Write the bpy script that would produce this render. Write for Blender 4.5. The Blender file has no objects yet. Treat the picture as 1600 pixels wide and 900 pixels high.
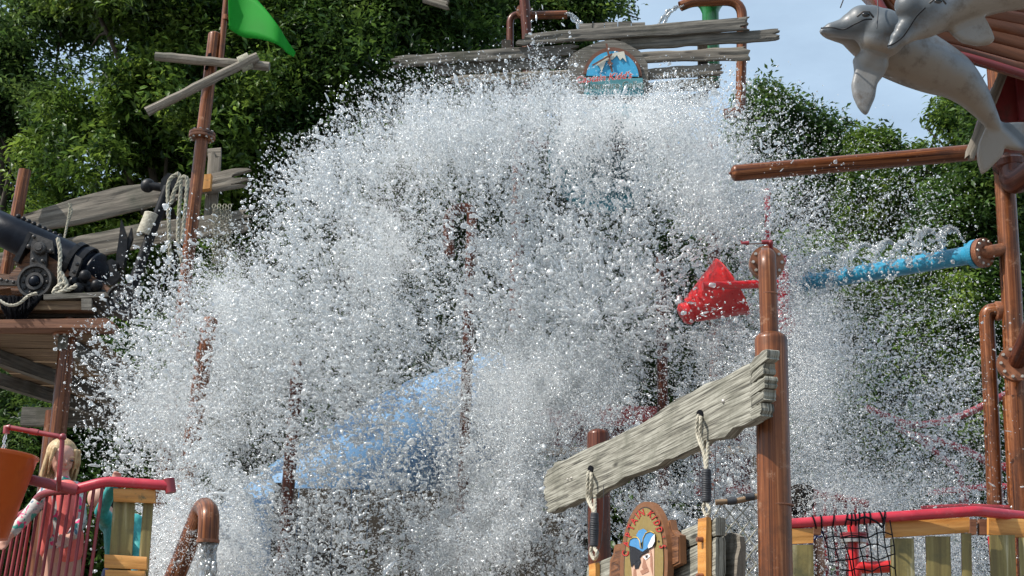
import bpy, bmesh, math, random
import numpy as np
from mathutils import Vector, Matrix, Euler
random.seed(7); rng = np.random.default_rng(7)
R = math.radians
sc = bpy.context.scene
COL = sc.collection

# ------------------------------------------------------------------ camera
F = 2300.0
CAM = Vector((0, 0, 1.6))
ROT = Matrix.Rotation(R(90 + 15.9), 3, 'X') @ Matrix.Rotation(R(1.24), 3, 'Z')
cd = bpy.data.cameras.new('camera'); cam = bpy.data.objects.new('camera', cd); COL.objects.link(cam)
cd.sensor_width = 36; cd.lens = F / 1600 * 36; cd.clip_end = 3000; cd.clip_start = .05
cam.matrix_world = Matrix.Translation(CAM) @ ROT.to_4x4()
sc.camera = cam
FWD = ROT @ Vector((0, 0, -1))

# ------------------------------------------------------------------ light
SUN = Vector((-.64, -.24, .76)).normalized()
el = math.asin(SUN.z); az = math.atan2(SUN.x, SUN.y)
w = bpy.data.worlds.new('World'); sc.world = w; w.use_nodes = True
nt = w.node_tree; bg = nt.nodes['Background']
sky = nt.nodes.new('ShaderNodeTexSky'); sky.sky_type = 'NISHITA'; sky.sun_disc = False
sky.sun_elevation = el; sky.sun_rotation = az % (2 * math.pi); sky.air_density = 1.0; sky.dust_density = 2.2; sky.ozone_density = 1.0
tc = nt.nodes.new('ShaderNodeTexCoord'); mp = nt.nodes.new('ShaderNodeMapping'); mp.inputs['Scale'].default_value = (1, 1, 2.6)
ns = nt.nodes.new('ShaderNodeTexNoise'); ns.inputs['Scale'].default_value = 3.2; ns.inputs['Detail'].default_value = 7; ns.inputs['Roughness'].default_value = .58
rp = nt.nodes.new('ShaderNodeValToRGB'); rp.color_ramp.elements[0].position = .3; rp.color_ramp.elements[1].position = .72
rp.color_ramp.elements[0].color = (.35, .35, .35, 1); rp.color_ramp.elements[1].color = (.75, .75, .75, 1)
mx = nt.nodes.new('ShaderNodeMix'); mx.data_type = 'RGBA'
nt.links.new(tc.outputs['Generated'], mp.inputs['Vector']); nt.links.new(mp.outputs[0], ns.inputs['Vector'])
nt.links.new(ns.outputs['Fac'], rp.inputs[0]); nt.links.new(rp.outputs[0], mx.inputs[0])
nt.links.new(sky.outputs[0], mx.inputs[6]); mx.inputs[7].default_value = (5.9, 7.7, 9.4, 1)
nt.links.new(mx.outputs[2], bg.inputs['Color']); bg.inputs['Strength'].default_value = .105
sd = bpy.data.lights.new('sun', 'SUN'); so = bpy.data.objects.new('sun', sd); COL.objects.link(so)
sd.energy = 5.0; sd.angle = R(.6); sd.color = (1, .95, .87)
so.rotation_euler = SUN.to_track_quat('Z', 'Y').to_euler(); so.location = (-6, -3, 12)
sc.view_settings.view_transform = 'Standard'; sc.view_settings.look = 'None'
sc.view_settings.exposure = 0.32; sc.view_settings.gamma = 1
sc.cycles.denoising_prefilter = 'FAST'
sc.cycles.max_bounces = 12; sc.cycles.transmission_bounces = 12; sc.cycles.diffuse_bounces = 3
sc.cycles.glossy_bounces = 3; sc.cycles.transparent_max_bounces = 24
sc.cycles.caustics_reflective = False; sc.cycles.caustics_refractive = True; sc.cycles.blur_glossy = 1.0; sc.cycles.sample_clamp_indirect = 6

# ------------------------------------------------------------------ places
def ray(px, py): return ROT @ Vector(((px - 800) / F, (450 - py) / F, -1))
def W(px, py, Y):                                     # the point at distance Y seen at that place of the photograph
    d = ray(px, py); return CAM + d * (Y / d.y)
def mpp(p): return (p - CAM).dot(FWD) / F             # metres per pixel there
def on_plane(px, py, P0, n):
    d = ray(px, py); return CAM + d * ((P0 - CAM).dot(n) / d.dot(n))
def to_ground(a, b):                                  # extend the line a->b down to z = 0
    d = b - a; t = -a.z / d.z; return a + d * t

# ------------------------------------------------------------------ materials
def mat(name, c1, c2=None, c3=None, rough=.6, metal=0., scale=(4, 4, 4), coords='Object', detail=6, bump=.0, lo=.35, hi=.65, coat=0., spec=.5,
        grime=None, grime_scale=2., grime_lo=.52, grime_hi=.7, distort=.3, rvar=.1, wear=None, knots=None):
    m = bpy.data.materials.new(name); m.use_nodes = True; n = m.node_tree.nodes; L = m.node_tree.links
    b = n['Principled BSDF']; b.inputs['Roughness'].default_value = rough; b.inputs['Metallic'].default_value = metal
    b.inputs['Coat Weight'].default_value = coat; b.inputs['Coat Roughness'].default_value = .12
    b.inputs['Specular IOR Level'].default_value = spec
    c2 = c2 or tuple(v * .8 for v in c1)
    t = n.new('ShaderNodeTexCoord'); mp = n.new('ShaderNodeMapping'); mp.inputs['Scale'].default_value = scale
    L.new(t.outputs[coords], mp.inputs[0])
    ns = n.new('ShaderNodeTexNoise'); ns.inputs['Scale'].default_value = 1; ns.inputs['Detail'].default_value = detail
    ns.inputs['Roughness'].default_value = .62; ns.inputs['Distortion'].default_value = distort
    L.new(mp.outputs[0], ns.inputs['Vector'])
    cr = n.new('ShaderNodeValToRGB'); e = cr.color_ramp.elements
    e[0].position = lo; e[0].color = (*c1, 1); e[1].position = hi; e[1].color = (*c2, 1)
    if c3:
        x = e.new(min(.98, hi + (hi - lo) * .6)); x.color = (*c3, 1)
    L.new(ns.outputs['Fac'], cr.inputs[0]); out = cr.outputs[0]
    if grime:
        t2 = n.new('ShaderNodeTexNoise'); t2.inputs['Scale'].default_value = grime_scale; t2.inputs['Detail'].default_value = 8; t2.inputs['Roughness'].default_value = .7
        L.new(t.outputs['Object'], t2.inputs['Vector'])
        r2 = n.new('ShaderNodeMapRange'); r2.inputs[1].default_value = grime_lo; r2.inputs[2].default_value = grime_hi
        L.new(t2.outputs['Fac'], r2.inputs[0])
        mx = n.new('ShaderNodeMix'); mx.data_type = 'RGBA'; L.new(r2.outputs[0], mx.inputs[0]); L.new(out, mx.inputs[6]); mx.inputs[7].default_value = (*grime, 1)
        out = mx.outputs[2]
    if knots:
        mk = n.new('ShaderNodeMapping'); mk.inputs['Scale'].default_value = (knots[0], knots[1], 1); L.new(t.outputs['UV'], mk.inputs[0]); vk = n.new('ShaderNodeTexVoronoi'); vk.inputs['Scale'].default_value = 1; L.new(mk.outputs[0], vk.inputs['Vector'])
        rk = n.new('ShaderNodeMapRange'); rk.inputs[1].default_value = .05; rk.inputs[2].default_value = .13; rk.inputs[3].default_value = .85; rk.inputs[4].default_value = 0; L.new(vk.outputs['Distance'], rk.inputs[0])
        mk2 = n.new('ShaderNodeMix'); mk2.data_type = 'RGBA'; L.new(rk.outputs[0], mk2.inputs[0]); L.new(out, mk2.inputs[6]); mk2.inputs[7].default_value = (*[v * .75 for v in c1], 1); out = mk2.outputs[2]
    if wear:
        t3 = n.new('ShaderNodeTexNoise'); t3.inputs['Scale'].default_value = 9; t3.inputs['Detail'].default_value = 10; t3.inputs['Roughness'].default_value = .8; L.new(t.outputs['Object'], t3.inputs['Vector'])
        r3 = n.new('ShaderNodeMapRange'); r3.inputs[1].default_value = .57; r3.inputs[2].default_value = .66; r3.inputs[4].default_value = .7; L.new(t3.outputs['Fac'], r3.inputs[0])
        mw = n.new('ShaderNodeMix'); mw.data_type = 'RGBA'; L.new(r3.outputs[0], mw.inputs[0]); L.new(out, mw.inputs[6]); mw.inputs[7].default_value = (*wear, 1); out = mw.outputs[2]
    L.new(out, b.inputs['Base Color'])
    if rvar:
        rr = n.new('ShaderNodeMapRange'); rr.inputs[3].default_value = max(0, rough - rvar); rr.inputs[4].default_value = min(1, rough + rvar)
        L.new(ns.outputs['Fac'], rr.inputs[0]); L.new(rr.outputs[0], b.inputs['Roughness'])
    if bump:
        bp = n.new('ShaderNodeBump'); bp.inputs['Strength'].default_value = bump; bp.inputs['Distance'].default_value = .01
        L.new(ns.outputs['Fac'], bp.inputs['Height']); L.new(bp.outputs[0], b.inputs['Normal'])
    m['c'] = 1
    return m

def pipe_mat(name, a, b_, c_, grime=(.05, .022, .012)):
    return mat(name, a, b_, c_, rough=.36, metal=.1, scale=(11, .8, 1), coords='UV', detail=8, lo=.34, hi=.56, bump=.3, coat=.12, spec=.28,
               grime=grime, grime_scale=3.5, grime_lo=.5, grime_hi=.72, distort=.7, rvar=.18, wear=(.36, .20, .12))
M = {}
M['pipe'] = pipe_mat('bronze_pipe', (.03, .009, .004), (.20, .064, .021), (.37, .155, .065))
M['pipe2'] = pipe_mat('wet_bronze_pipe', (.03, .009, .004), (.16, .052, .018), (.27, .11, .045))
M['pipe_red'] = pipe_mat('red_brown_pipe', (.03, .008, .004), (.11, .028, .013), (.17, .055, .026))
M['copper'] = mat('copper_flange', (.17, .062, .03), (.32, .13, .065), rough=.4, metal=.3, scale=(9, 9, 9), bump=.1, grime=(.04, .025, .018), grime_scale=6)
M['bolt'] = mat('bolt_head', (.55, .52, .47), (.35, .32, .28), rough=.4, metal=.4, scale=(30, 30, 30))
M['wood_grey'] = mat('weathered_wood', (.07, .058, .045), (.235, .205, .165), (.36, .325, .27), rough=.85, scale=(1.6, 34, 1), coords='UV', detail=9, lo=.3, hi=.58, bump=.8,
                     grime=(.10, .10, .075), grime_scale=1.8, distort=.5, knots=(1.6, 5))
M['wood_dark'] = mat('dark_weathered_wood', (.03, .027, .022), (.17, .155, .13), (.28, .26, .225), rough=.85, scale=(2.2, 34, 1), coords='UV', detail=9, lo=.3, hi=.58, bump=.8,
                     grime=(.05, .05, .032), grime_scale=1.2)
M['wood_pale'] = mat('pale_weathered_wood', (.02, .018, .014), (.225, .215, .175), (.36, .35, .295), rough=.85, scale=(2.6, 105, 1), coords='UV', detail=8, lo=.36, hi=.5, bump=.35,
                     grime=(.095, .095, .07), grime_scale=3.4, grime_lo=.47, grime_hi=.78, distort=.25, knots=(2.2, 6.5))
M['endgrain'] = mat('dark_end_grain', (.055, .042, .03), (.16, .125, .085), rough=.9, scale=(60, 12, 1), coords='UV', bump=.8)
M['wood_orange'] = mat('orange_stained_board', (.26, .10, .022), (.52, .225, .045), (.60, .30, .08), rough=.55, scale=(2.5, 26, 1), coords='UV', detail=8, lo=.25, hi=.5, bump=.45,
                       grime=(.10, .085, .03), grime_scale=7, grime_lo=.6, grime_hi=.68, coat=.1)
M['wood_olive'] = mat('olive_stained_board', (.13, .095, .025), (.23, .18, .055), (.46, .41, .25), rough=.6, scale=(1.2, 22, 1), coords='UV', detail=7, lo=.36, hi=.56, bump=.35,
                      grime=(.09, .08, .03), grime_scale=4, coat=.1)
M['wood_brown'] = mat('brown_beam', (.10, .038, .018), (.23, .10, .05), (.32, .17, .09), rough=.7, scale=(1.6, 24, 1), coords='UV', detail=8, bump=.5)
M['wood_under'] = mat('old_deck_board', (.09, .055, .03), (.27, .18, .105), (.36, .26, .16), rough=.85, scale=(1.4, 22, 1), coords='UV', detail=8, bump=.5)
M['hull'] = mat('hull_plank', (.07, .022, .010), (.20, .07, .028), (.27, .11, .05), rough=.5, scale=(1., 16, 1), coords='UV', detail=8, bump=.4, coat=.15)
M['maroon'] = mat('maroon_paint', (.10, .010, .012), (.16, .02, .02), rough=.35, scale=(3, 3, 3), grime=(.05, .02, .015), grime_scale=5, coat=.2)
M['red'] = mat('red_painted_rail', (.38, .010, .026), (.50, .026, .046), rough=.34, wear=(.55, .12, .13), scale=(5, 5, 5), grime=(.28, .02, .03), grime_scale=7, bump=.08, coat=.3)
M['red2'] = mat('red_plastic', (.50, .008, .012), (.58, .02, .02), rough=.3, scale=(4, 4, 4), coat=.4, wear=(.42, .05, .05))
M['red_dull'] = mat('dull_red_paint', (.20, .018, .026), (.27, .035, .042), rough=.45, scale=(6, 6, 6), grime=(.12, .015, .02), grime_scale=9, coat=.15)
M['black_iron'] = mat('black_painted_iron', (.006, .0065, .008), (.016, .017, .02), rough=.42, scale=(12, 12, 12), bump=.25, spec=.18, grime=(.035, .03, .026), grime_scale=8, grime_lo=.55)
M['barrel'] = mat('blue_black_barrel', (.0025, .004, .008), (.006, .009, .016), rough=.38, scale=(7, 7, 7), bump=.3, spec=.12)
M['bracket'] = mat('pewter_bracket', (.02, .018, .017), (.065, .06, .056), rough=.5, metal=.2, scale=(14, 14, 14), bump=.5)
M['carve'] = mat('carved_brown_wood', (.045, .016, .007), (.24, .10, .04), (.36, .18, .085), rough=.6, scale=(2.4, 22, 1), coords='UV', detail=4, bump=1., distort=2.)
M['rope'] = mat('pale_rope', (.33, .30, .235), (.52, .49, .40), rough=.9, scale=(30, 30, 30), bump=.4)
M['rope_dark'] = mat('weathered_rope', (.20, .19, .145), (.38, .36, .28), rough=.9, scale=(30, 30, 30), bump=.4)
M['tape'] = mat('dark_rope_binding', (.014, .016, .02), (.04, .043, .05), rough=.55, scale=(20, 20, 20), bump=.4)
M['net'] = mat('black_cord', (.003, .0035, .005), (.007, .0075, .01), rough=.9, scale=(30, 30, 30), spec=.1)
M['blue'] = mat('blue_pipe_paint', (.015, .20, .34), (.02, .26, .42), rough=.35, scale=(4, 4, 4), coat=.3, grime=(.01, .12, .22), grime_scale=4)
M['slide'] = mat('blue_slide_plastic', (.11, .23, .39), (.15, .29, .46), rough=.35, scale=(2, 2, 2), coat=.5)
M['teal'] = mat('teal_bucket', (.01, .10, .13), (.015, .16, .19), rough=.35, scale=(3, 3, 3), coat=.3)
M['green'] = mat('green_plastic', (.01, .11, .03), (.02, .19, .055), rough=.3, scale=(3, 3, 3), coat=.4)
M['orange'] = mat('orange_plastic', (.48, .075, .008), (.55, .11, .012), rough=.4, scale=(3, 3, 3), coat=.2, grime=(.36, .05, .006), grime_scale=3)
M['bark'] = mat('bark', (.03, .024, .018), (.075, .06, .045), rough=.9, scale=(6, 6, 1.4), bump=.8)
M['ground'] = mat('wet_concrete', (.14, .13, .12), (.24, .22, .20), rough=.6, scale=(.6, .6, .6), bump=.2)
M['timber'] = mat('dark_timber', (.016, .012, .008), (.045, .035, .023), rough=.8, scale=(1.6, 20, 1), coords='UV', bump=.6)
M['beige'] = mat('beige_board', (.30, .22, .15), (.42, .33, .24), rough=.7, scale=(1.6, 20, 1), coords='UV', bump=.3)
M['steel'] = mat('grey_steel', (.30, .30, .30), (.5, .5, .48), rough=.35, metal=.7, scale=(20, 20, 20))
M['skin'] = mat('skin', (.50, .27, .20), (.56, .32, .24), rough=.5, scale=(9, 9, 9), rvar=.05)
M['skin_dark'] = mat('tan_skin', (.26, .13, .085), (.32, .17, .11), rough=.5, scale=(9, 9, 9))
M['hair'] = mat('blond_hair', (.22, .135, .06), (.52, .37, .19), (.66, .50, .30), rough=.45, scale=(60, 60, 7), bump=.8, lo=.3, hi=.6)
M['hair_dark'] = mat('dark_hair', (.004, .003, .003), (.02, .014, .011), rough=.8, scale=(45, 45, 20), bump=1., spec=.2)
M['coral'] = mat('coral_fabric', (.72, .13, .12), (.80, .19, .16), rough=.7, scale=(14, 14, 14), bump=.3)
M['teal_cloth'] = mat('teal_fabric', (.02, .24, .24), (.05, .38, .37), rough=.6, scale=(16, 16, 10), bump=.7)
M['navy'] = mat('navy_fabric', (.02, .03, .12), (.03, .05, .2), rough=.6, scale=(10, 10, 10))
M['eye'] = mat('dark_eye', (.004, .004, .004), (.008, .008, .008), rough=.08, coat=1)
M['lip'] = mat('lip', (.42, .13, .11), (.46, .15, .13), rough=.4)

def flat(name, c, rough=.5):
    return mat(name, c, tuple(v * .86 for v in c), rough=rough, scale=(25, 25, 25))
for k, c in dict(p_frame=(.20, .085, .035), p_gold=(.26, .185, .06), p_line=(.035, .02, .012), p_red=(.52, .03, .025), p_blue=(.07, .25, .50), p_black=(.012, .012, .016), p_trim=(.50, .33, .07),
                 p_white=(.72, .72, .72), p_face=(.62, .40, .29), p_shade=(.35, .17, .11), p_wood=(.16, .06, .03), p_sky=(.05, .36, .60), p_cream=(.62, .60, .50), p_sea=(.10, .30, .34),
                 p_green=(.02, .09, .06)).items(): M[k] = flat(k, c)

def floral():
    m = bpy.data.materials.new('floral_fabric'); m.use_nodes = True; n = m.node_tree.nodes; L = m.node_tree.links; b = n['Principled BSDF']
    b.inputs['Roughness'].default_value = .7
    t = n.new('ShaderNodeTexCoord'); v = n.new('ShaderNodeTexVoronoi'); v.inputs['Scale'].default_value = 42; v.inputs['Randomness'].default_value = 1
    nz = n.new('ShaderNodeTexNoise'); nz.inputs['Scale'].default_value = 18; mxv = n.new('ShaderNodeMix'); mxv.data_type = 'RGBA'; mxv.inputs[0].default_value = .08
    L.new(t.outputs['Object'], nz.inputs['Vector']); L.new(t.outputs['Object'], mxv.inputs[6]); L.new(nz.outputs['Color'], mxv.inputs[7]); L.new(mxv.outputs[2], v.inputs['Vector'])
    s = n.new('ShaderNodeSeparateColor'); L.new(v.outputs['Color'], s.inputs[0])
    cr = n.new('ShaderNodeValToRGB'); cr.color_ramp.interpolation = 'CONSTANT'; e = cr.color_ramp.elements
    e[0].position = 0; e[0].color = (.42, .42, .40, 1); e[1].position = .34; e[1].color = (.04, .30, .24, 1)
    for p, c in ((.5, (.55, .55, .52)), (.66, (.65, .05, .18)), (.8, (.07, .14, .20)), (.9, (.5, .5, .46))):
        x = e.new(p); x.color = (*c, 1)
    L.new(s.outputs[0], cr.inputs[0]); L.new(cr.outputs[0], b.inputs['Base Color'])
    return m
M['floral'] = floral()

def leaf_mat(name, dark, light, trans=.35):
    m = bpy.data.materials.new(name); m.use_nodes = True; n = m.node_tree.nodes; L = m.node_tree.links
    n.remove(n['Principled BSDF']); out = n['Material Output']
    oi = n.new('ShaderNodeObjectInfo'); cr = n.new('ShaderNodeValToRGB'); e = cr.color_ramp.elements
    e[0].color = (*dark, 1); e[1].color = (*light, 1); L.new(oi.outputs['Random'], cr.inputs[0])
    g = n.new('ShaderNodeNewGeometry'); hs = n.new('ShaderNodeHueSaturation'); L.new(cr.outputs[0], hs.inputs['Color'])
    mr = n.new('ShaderNodeMapRange'); mr.inputs[3].default_value = .7; mr.inputs[4].default_value = 1.3
    L.new(g.outputs['Random Per Island'], mr.inputs[0])
    nz = n.new('ShaderNodeTexNoise'); nz.inputs['Scale'].default_value = .9; nz.inputs['Detail'].default_value = 3; L.new(g.outputs['Position'], nz.inputs['Vector'])
    m2 = n.new('ShaderNodeMapRange'); m2.inputs[1].default_value = .3; m2.inputs[2].default_value = .7; m2.inputs[3].default_value = .55; m2.inputs[4].default_value = 1.75; L.new(nz.outputs['Fac'], m2.inputs[0])
    mm = n.new('ShaderNodeMath'); mm.operation = 'MULTIPLY'; L.new(mr.outputs[0], mm.inputs[0]); L.new(m2.outputs[0], mm.inputs[1]); L.new(mm.outputs[0], hs.inputs['Value'])
    m4 = n.new('ShaderNodeMapRange'); m4.inputs[1].default_value = .3; m4.inputs[2].default_value = .7; m4.inputs[3].default_value = .525; m4.inputs[4].default_value = .48; L.new(nz.outputs['Fac'], m4.inputs[0]); L.new(m4.outputs[0], hs.inputs['Hue'])
    p = n.new('ShaderNodeBsdfPrincipled'); p.inputs['Roughness'].default_value = .42; p.inputs['Specular IOR Level'].default_value = .25
    tr = n.new('ShaderNodeBsdfTranslucent'); ms = n.new('ShaderNodeMixShader'); ms.inputs[0].default_value = trans
    L.new(hs.outputs[0], p.inputs['Base Color'])
    h2 = n.new('ShaderNodeHueSaturation'); h2.inputs['Hue'].default_value = .485; h2.inputs['Value'].default_value = 1.5; L.new(hs.outputs[0], h2.inputs['Color']); L.new(h2.outputs[0], tr.inputs['Color'])
    L.new(p.outputs[0], ms.inputs[1]); L.new(tr.outputs[0], ms.inputs[2]); L.new(ms.outputs[0], out.inputs['Surface'])
    return m
M['leaf'] = leaf_mat('green_leaves', (.012, .034, .008), (.105, .175, .028))
M['leaf_blue'] = leaf_mat('blue_green_leaves', (.014, .036, .012), (.08, .145, .034))
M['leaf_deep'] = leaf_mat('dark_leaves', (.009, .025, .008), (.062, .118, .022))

def water_mat(name, white=(.18, .66), clear=.12, rough=.04, tint=(.97, .99, 1.0)):
    m = bpy.data.materials.new(name); m.use_nodes = True; n = m.node_tree.nodes; L = m.node_tree.links
    n.remove(n['Principled BSDF']); out = n['Material Output']
    gl = n.new('ShaderNodeBsdfGlass'); gl.inputs['IOR'].default_value = 1.33; gl.inputs['Roughness'].default_value = rough; gl.inputs['Color'].default_value = (*tint, 1)
    df = n.new('ShaderNodeBsdfDiffuse'); df.inputs['Color'].default_value = (.93, .95, .95, 1)
    tr = n.new('ShaderNodeBsdfTranslucent'); tr.inputs['Color'].default_value = (.93, .95, .95, 1)
    cl = n.new('ShaderNodeBsdfTransparent')
    m1 = n.new('ShaderNodeMixShader'); m1.inputs[0].default_value = .5; L.new(df.outputs[0], m1.inputs[1]); L.new(tr.outputs[0], m1.inputs[2])
    oi = n.new('ShaderNodeObjectInfo'); mr = n.new('ShaderNodeMapRange'); mr.inputs[3].default_value = white[0]; mr.inputs[4].default_value = white[1]
    L.new(oi.outputs['Random'], mr.inputs[0])
    m2a = n.new('ShaderNodeMixShader'); L.new(mr.outputs[0], m2a.inputs[0]); L.new(gl.outputs[0], m2a.inputs[1]); L.new(m1.outputs[0], m2a.inputs[2])
    gs = n.new('ShaderNodeBsdfGlossy'); gs.inputs['Roughness'].default_value = .16; m2 = n.new('ShaderNodeMixShader'); m2.inputs[0].default_value = .17; L.new(m2a.outputs[0], m2.inputs[1]); L.new(gs.outputs[0], m2.inputs[2])
    m3 = n.new('ShaderNodeMixShader'); m3.inputs[0].default_value = clear; L.new(m2.outputs[0], m3.inputs[1]); L.new(cl.outputs[0], m3.inputs[2])
    L.new(m3.outputs[0], out.inputs['Surface'])
    return m
M['water'] = water_mat('splashing_water')
M['stream'] = water_mat('running_water', white=(.15, .3), clear=.15)
def mist_mat():
    m = bpy.data.materials.new('fine_spray'); m.use_nodes = True; n = m.node_tree.nodes; L = m.node_tree.links
    n.remove(n['Principled BSDF']); out = n['Material Output']
    df = n.new('ShaderNodeBsdfDiffuse'); df.inputs['Color'].default_value = (.93, .95, .95, 1)
    tr = n.new('ShaderNodeBsdfTranslucent'); tr.inputs['Color'].default_value = (.93, .95, .95, 1)
    gs = n.new('ShaderNodeBsdfGlossy'); gs.inputs['Roughness'].default_value = .15
    m1 = n.new('ShaderNodeMixShader'); m1.inputs[0].default_value = .4; L.new(df.outputs[0], m1.inputs[1]); L.new(tr.outputs[0], m1.inputs[2])
    m2 = n.new('ShaderNodeMixShader'); m2.inputs[0].default_value = .12; L.new(m1.outputs[0], m2.inputs[1]); L.new(gs.outputs[0], m2.inputs[2])
    cl = n.new('ShaderNodeBsdfTransparent'); m3 = n.new('ShaderNodeMixShader'); m3.inputs[0].default_value = .35; L.new(m2.outputs[0], m3.inputs[1]); L.new(cl.outputs[0], m3.inputs[2])
    L.new(m3.outputs[0], out.inputs['Surface']); return m
M['mist'] = mist_mat()

# ------------------------------------------------------------------ mesh collector
class MB:
    def __init__(s): s.v = []; s.f = []; s.uv = []; s.sm = []
    def add(s, verts, faces, uvs=None, smooth=False):
        o = len(s.v); s.v += [tuple(p) for p in verts]
        for k, f in enumerate(faces):
            s.f.append([i + o for i in f]); s.sm.append(smooth)
            if uvs: s.uv.append([uvs[i] for i in f] if not isinstance(uvs[0], list) else uvs[k])
            else:
                s.uv.append([(verts[i][0] + verts[i][1], verts[i][2]) for i in f])
        return s
    def tube(s, pts, r, seg=14, caps=True, smooth=True, closed=False, along=False):
        pts = [Vector(p) for p in pts]; n = len(pts)
        rs = r if isinstance(r, (list, tuple)) else [r] * n
        T = []
        for i in range(n):
            a = pts[max(0, i - 1)]; b = pts[min(n - 1, i + 1)]
            if closed: a = pts[(i - 1) % n]; b = pts[(i + 1) % n]
            T.append((b - a).normalized())
        up = Vector((0, 0, 1)) if abs(T[0].z) < .9 else Vector((1, 0, 0))
        N = (up - T[0] * up.dot(T[0])).normalized(); vs = []; us = []; ln = 0; rnd = random.random() * 10
        rings = n + 1 if closed else n
        for i in range(rings):
            q = i % n
            if i: N = (N - T[q] * N.dot(T[q])).normalized(); ln += (pts[q] - pts[(i - 1) % n]).length
            B = T[q].cross(N)
            for k in range(seg + 1):
                a = 2 * math.pi * k / seg
                vs.append(pts[q] + (N * math.cos(a) + B * math.sin(a)) * rs[q]); us.append((ln + rnd, k / seg * 6.283 * rs[q] + rnd) if along else (k / seg * 2 + rnd, ln + rnd))
        fs = []; st = seg + 1
        for i in range(rings - 1):
            for k in range(seg): fs.append((i * st + k, i * st + k + 1, (i + 1) * st + k + 1, (i + 1) * st + k))
        s.add(vs, fs, us, smooth)
        if caps and not closed:
            for q, o in ((0, 0), (n - 1, (n - 1) * st)):
                ring = [vs[o + k] for k in range(seg)]
                s.add(ring, [list(range(seg)) if q else list(range(seg))[::-1]], [(rnd + .3 * math.cos(6.28 * k / seg), rnd + .3 * math.sin(6.28 * k / seg)) for k in range(seg)])
        return s
    def dome_tube(s, a, b, r, seg=16, dome_a=False, dome_b=True):
        a = Vector(a); b = Vector(b); d = (b - a).normalized(); P = []; Rr = []
        if dome_a:
            for k in range(5):
                t = math.pi / 2 * k / 5; P.append(a + d * r * .55 * (1 - math.sin(t))); Rr.append(max(.02 * r, r * math.sin(math.acos(max(0, 1 - math.sin(t)))) if k else .05 * r))
            P.append(a + d * r * .0 + d * r * .551)
            P = P[:-1]
            P = [a + d * (r * .55 * (1 - math.cos(math.pi / 2 * k / 5))) for k in range(6)]; Rr = [max(.04 * r, r * math.sin(math.pi / 2 * k / 5)) for k in range(6)]
        else: P.append(a); Rr.append(r)
        m_ = 8
        e = b - d * r * .55 if dome_b else b; st = P[-1]
        for k in range(1, m_ + 1): P.append(st.lerp(e, k / m_)); Rr.append(r)
        if dome_b:
            for k in range(1, 6): P.append(e + d * r * .55 * math.sin(math.pi / 2 * k / 5)); Rr.append(max(.04 * r, r * math.cos(math.pi / 2 * k / 5)))
        return s.tube(P, Rr, seg)
    def box(s, c, x, y, z):                            # centre and three half-axis vectors
        c = Vector(c); x = Vector(x); y = Vector(y); z = Vector(z)
        vs = []; fs = []; us = []
        lx, ly, lz = x.length, y.length, z.length; r0 = random.random() * 9
        for a, b, c3, la, lb in ((x, y, z, lx, ly), (y, z, x, ly, lz), (z, x, y, lz, lx)):
            if la < lb: la, lb, a, b, fl = lb, la, b, a, -1
            else: fl = 1
            for sg in (1, -1):
                o = len(vs)
                for i, j in ((-1, -1), (1, -1), (1, 1), (-1, 1)):
                    vs.append(c + c3 * sg + a * i + b * j); us.append((r0 + i * la, r0 * .7 + j * lb))
                fs.append((o, o + 1, o + 2, o + 3) if sg * fl > 0 else (o + 3, o + 2, o + 1, o))
        return s.add(vs, fs, us)
    def ball(s, c, r, seg=14, rings=9, sq=(1, 1, 1)):
        vs = []; fs = []; us = []; c = Vector(c)
        for i in range(rings + 1):
            t = math.pi * i / rings
            for k in range(seg + 1):
                a = 2 * math.pi * k / seg
                vs.append(c + Vector((math.sin(t) * math.cos(a) * sq[0], math.sin(t) * math.sin(a) * sq[1], math.cos(t) * sq[2])) * r); us.append((k / seg, i / rings))
        st = seg + 1
        for i in range(rings):
            for k in range(seg): fs.append((i * st + k, (i + 1) * st + k, (i + 1) * st + k + 1, i * st + k + 1))
        return s.add(vs, fs, us, True)
    def lathe(s, c, axis, prof, seg=24, smooth=False):    # prof: (radius, height)
        c = Vector(c); T = Vector(axis).normalized(); up = Vector((0, 0, 1)) if abs(T.z) < .9 else Vector((1, 0, 0))
        N = (up - T * up.dot(T)).normalized(); B = T.cross(N); vs = []; us = []; fs = []; st = seg + 1
        for i, (r, h) in enumerate(prof):
            for k in range(st):
                a = 2 * math.pi * k / seg; vs.append(c + T * h + (N * math.cos(a) + B * math.sin(a)) * r); us.append((k / seg * 2, h + r))
        for i in range(len(prof) - 1):
            for k in range(seg): fs.append((i * st + k, i * st + k + 1, (i + 1) * st + k + 1, (i + 1) * st + k))
        return s.add(vs, fs, us, smooth)
    def slab(s, poly, n, th):                          # polygon (front face points) extruded along -n by th
        poly = [Vector(p) for p in poly]; n = Vector(n).normalized(); k = len(poly)
        a = (poly[1] - poly[0]); cen = sum(poly, Vector()) / k
        nn = Vector()
        for i in range(k): nn += (poly[i] - cen).cross(poly[(i + 1) % k] - cen)
        if nn.dot(n) < 0: poly = poly[::-1]
        up = Vector((0, 0, 1)); ex = n.cross(up).normalized() * -1; ey = ex.cross(n).normalized() * -1
        uv = [((p - cen).dot(ex), (p - cen).dot(ey)) for p in poly]
        s.add(poly, [list(range(k))], uv)
        if th:
            bk = [p - n * th for p in poly]; s.add(bk, [list(range(k))[::-1]], uv)
            vs = []; us = []; fs = []
            for i in range(k):
                j = (i + 1) % k; o = len(vs); l = (poly[j] - poly[i]).length
                vs += [poly[i], bk[i], bk[j], poly[j]]; us += [(0, 0), (0, th), (l, th), (l, 0)]; fs.append((o, o + 1, o + 2, o + 3))
            s.add(vs, fs, us)
        return s
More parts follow.
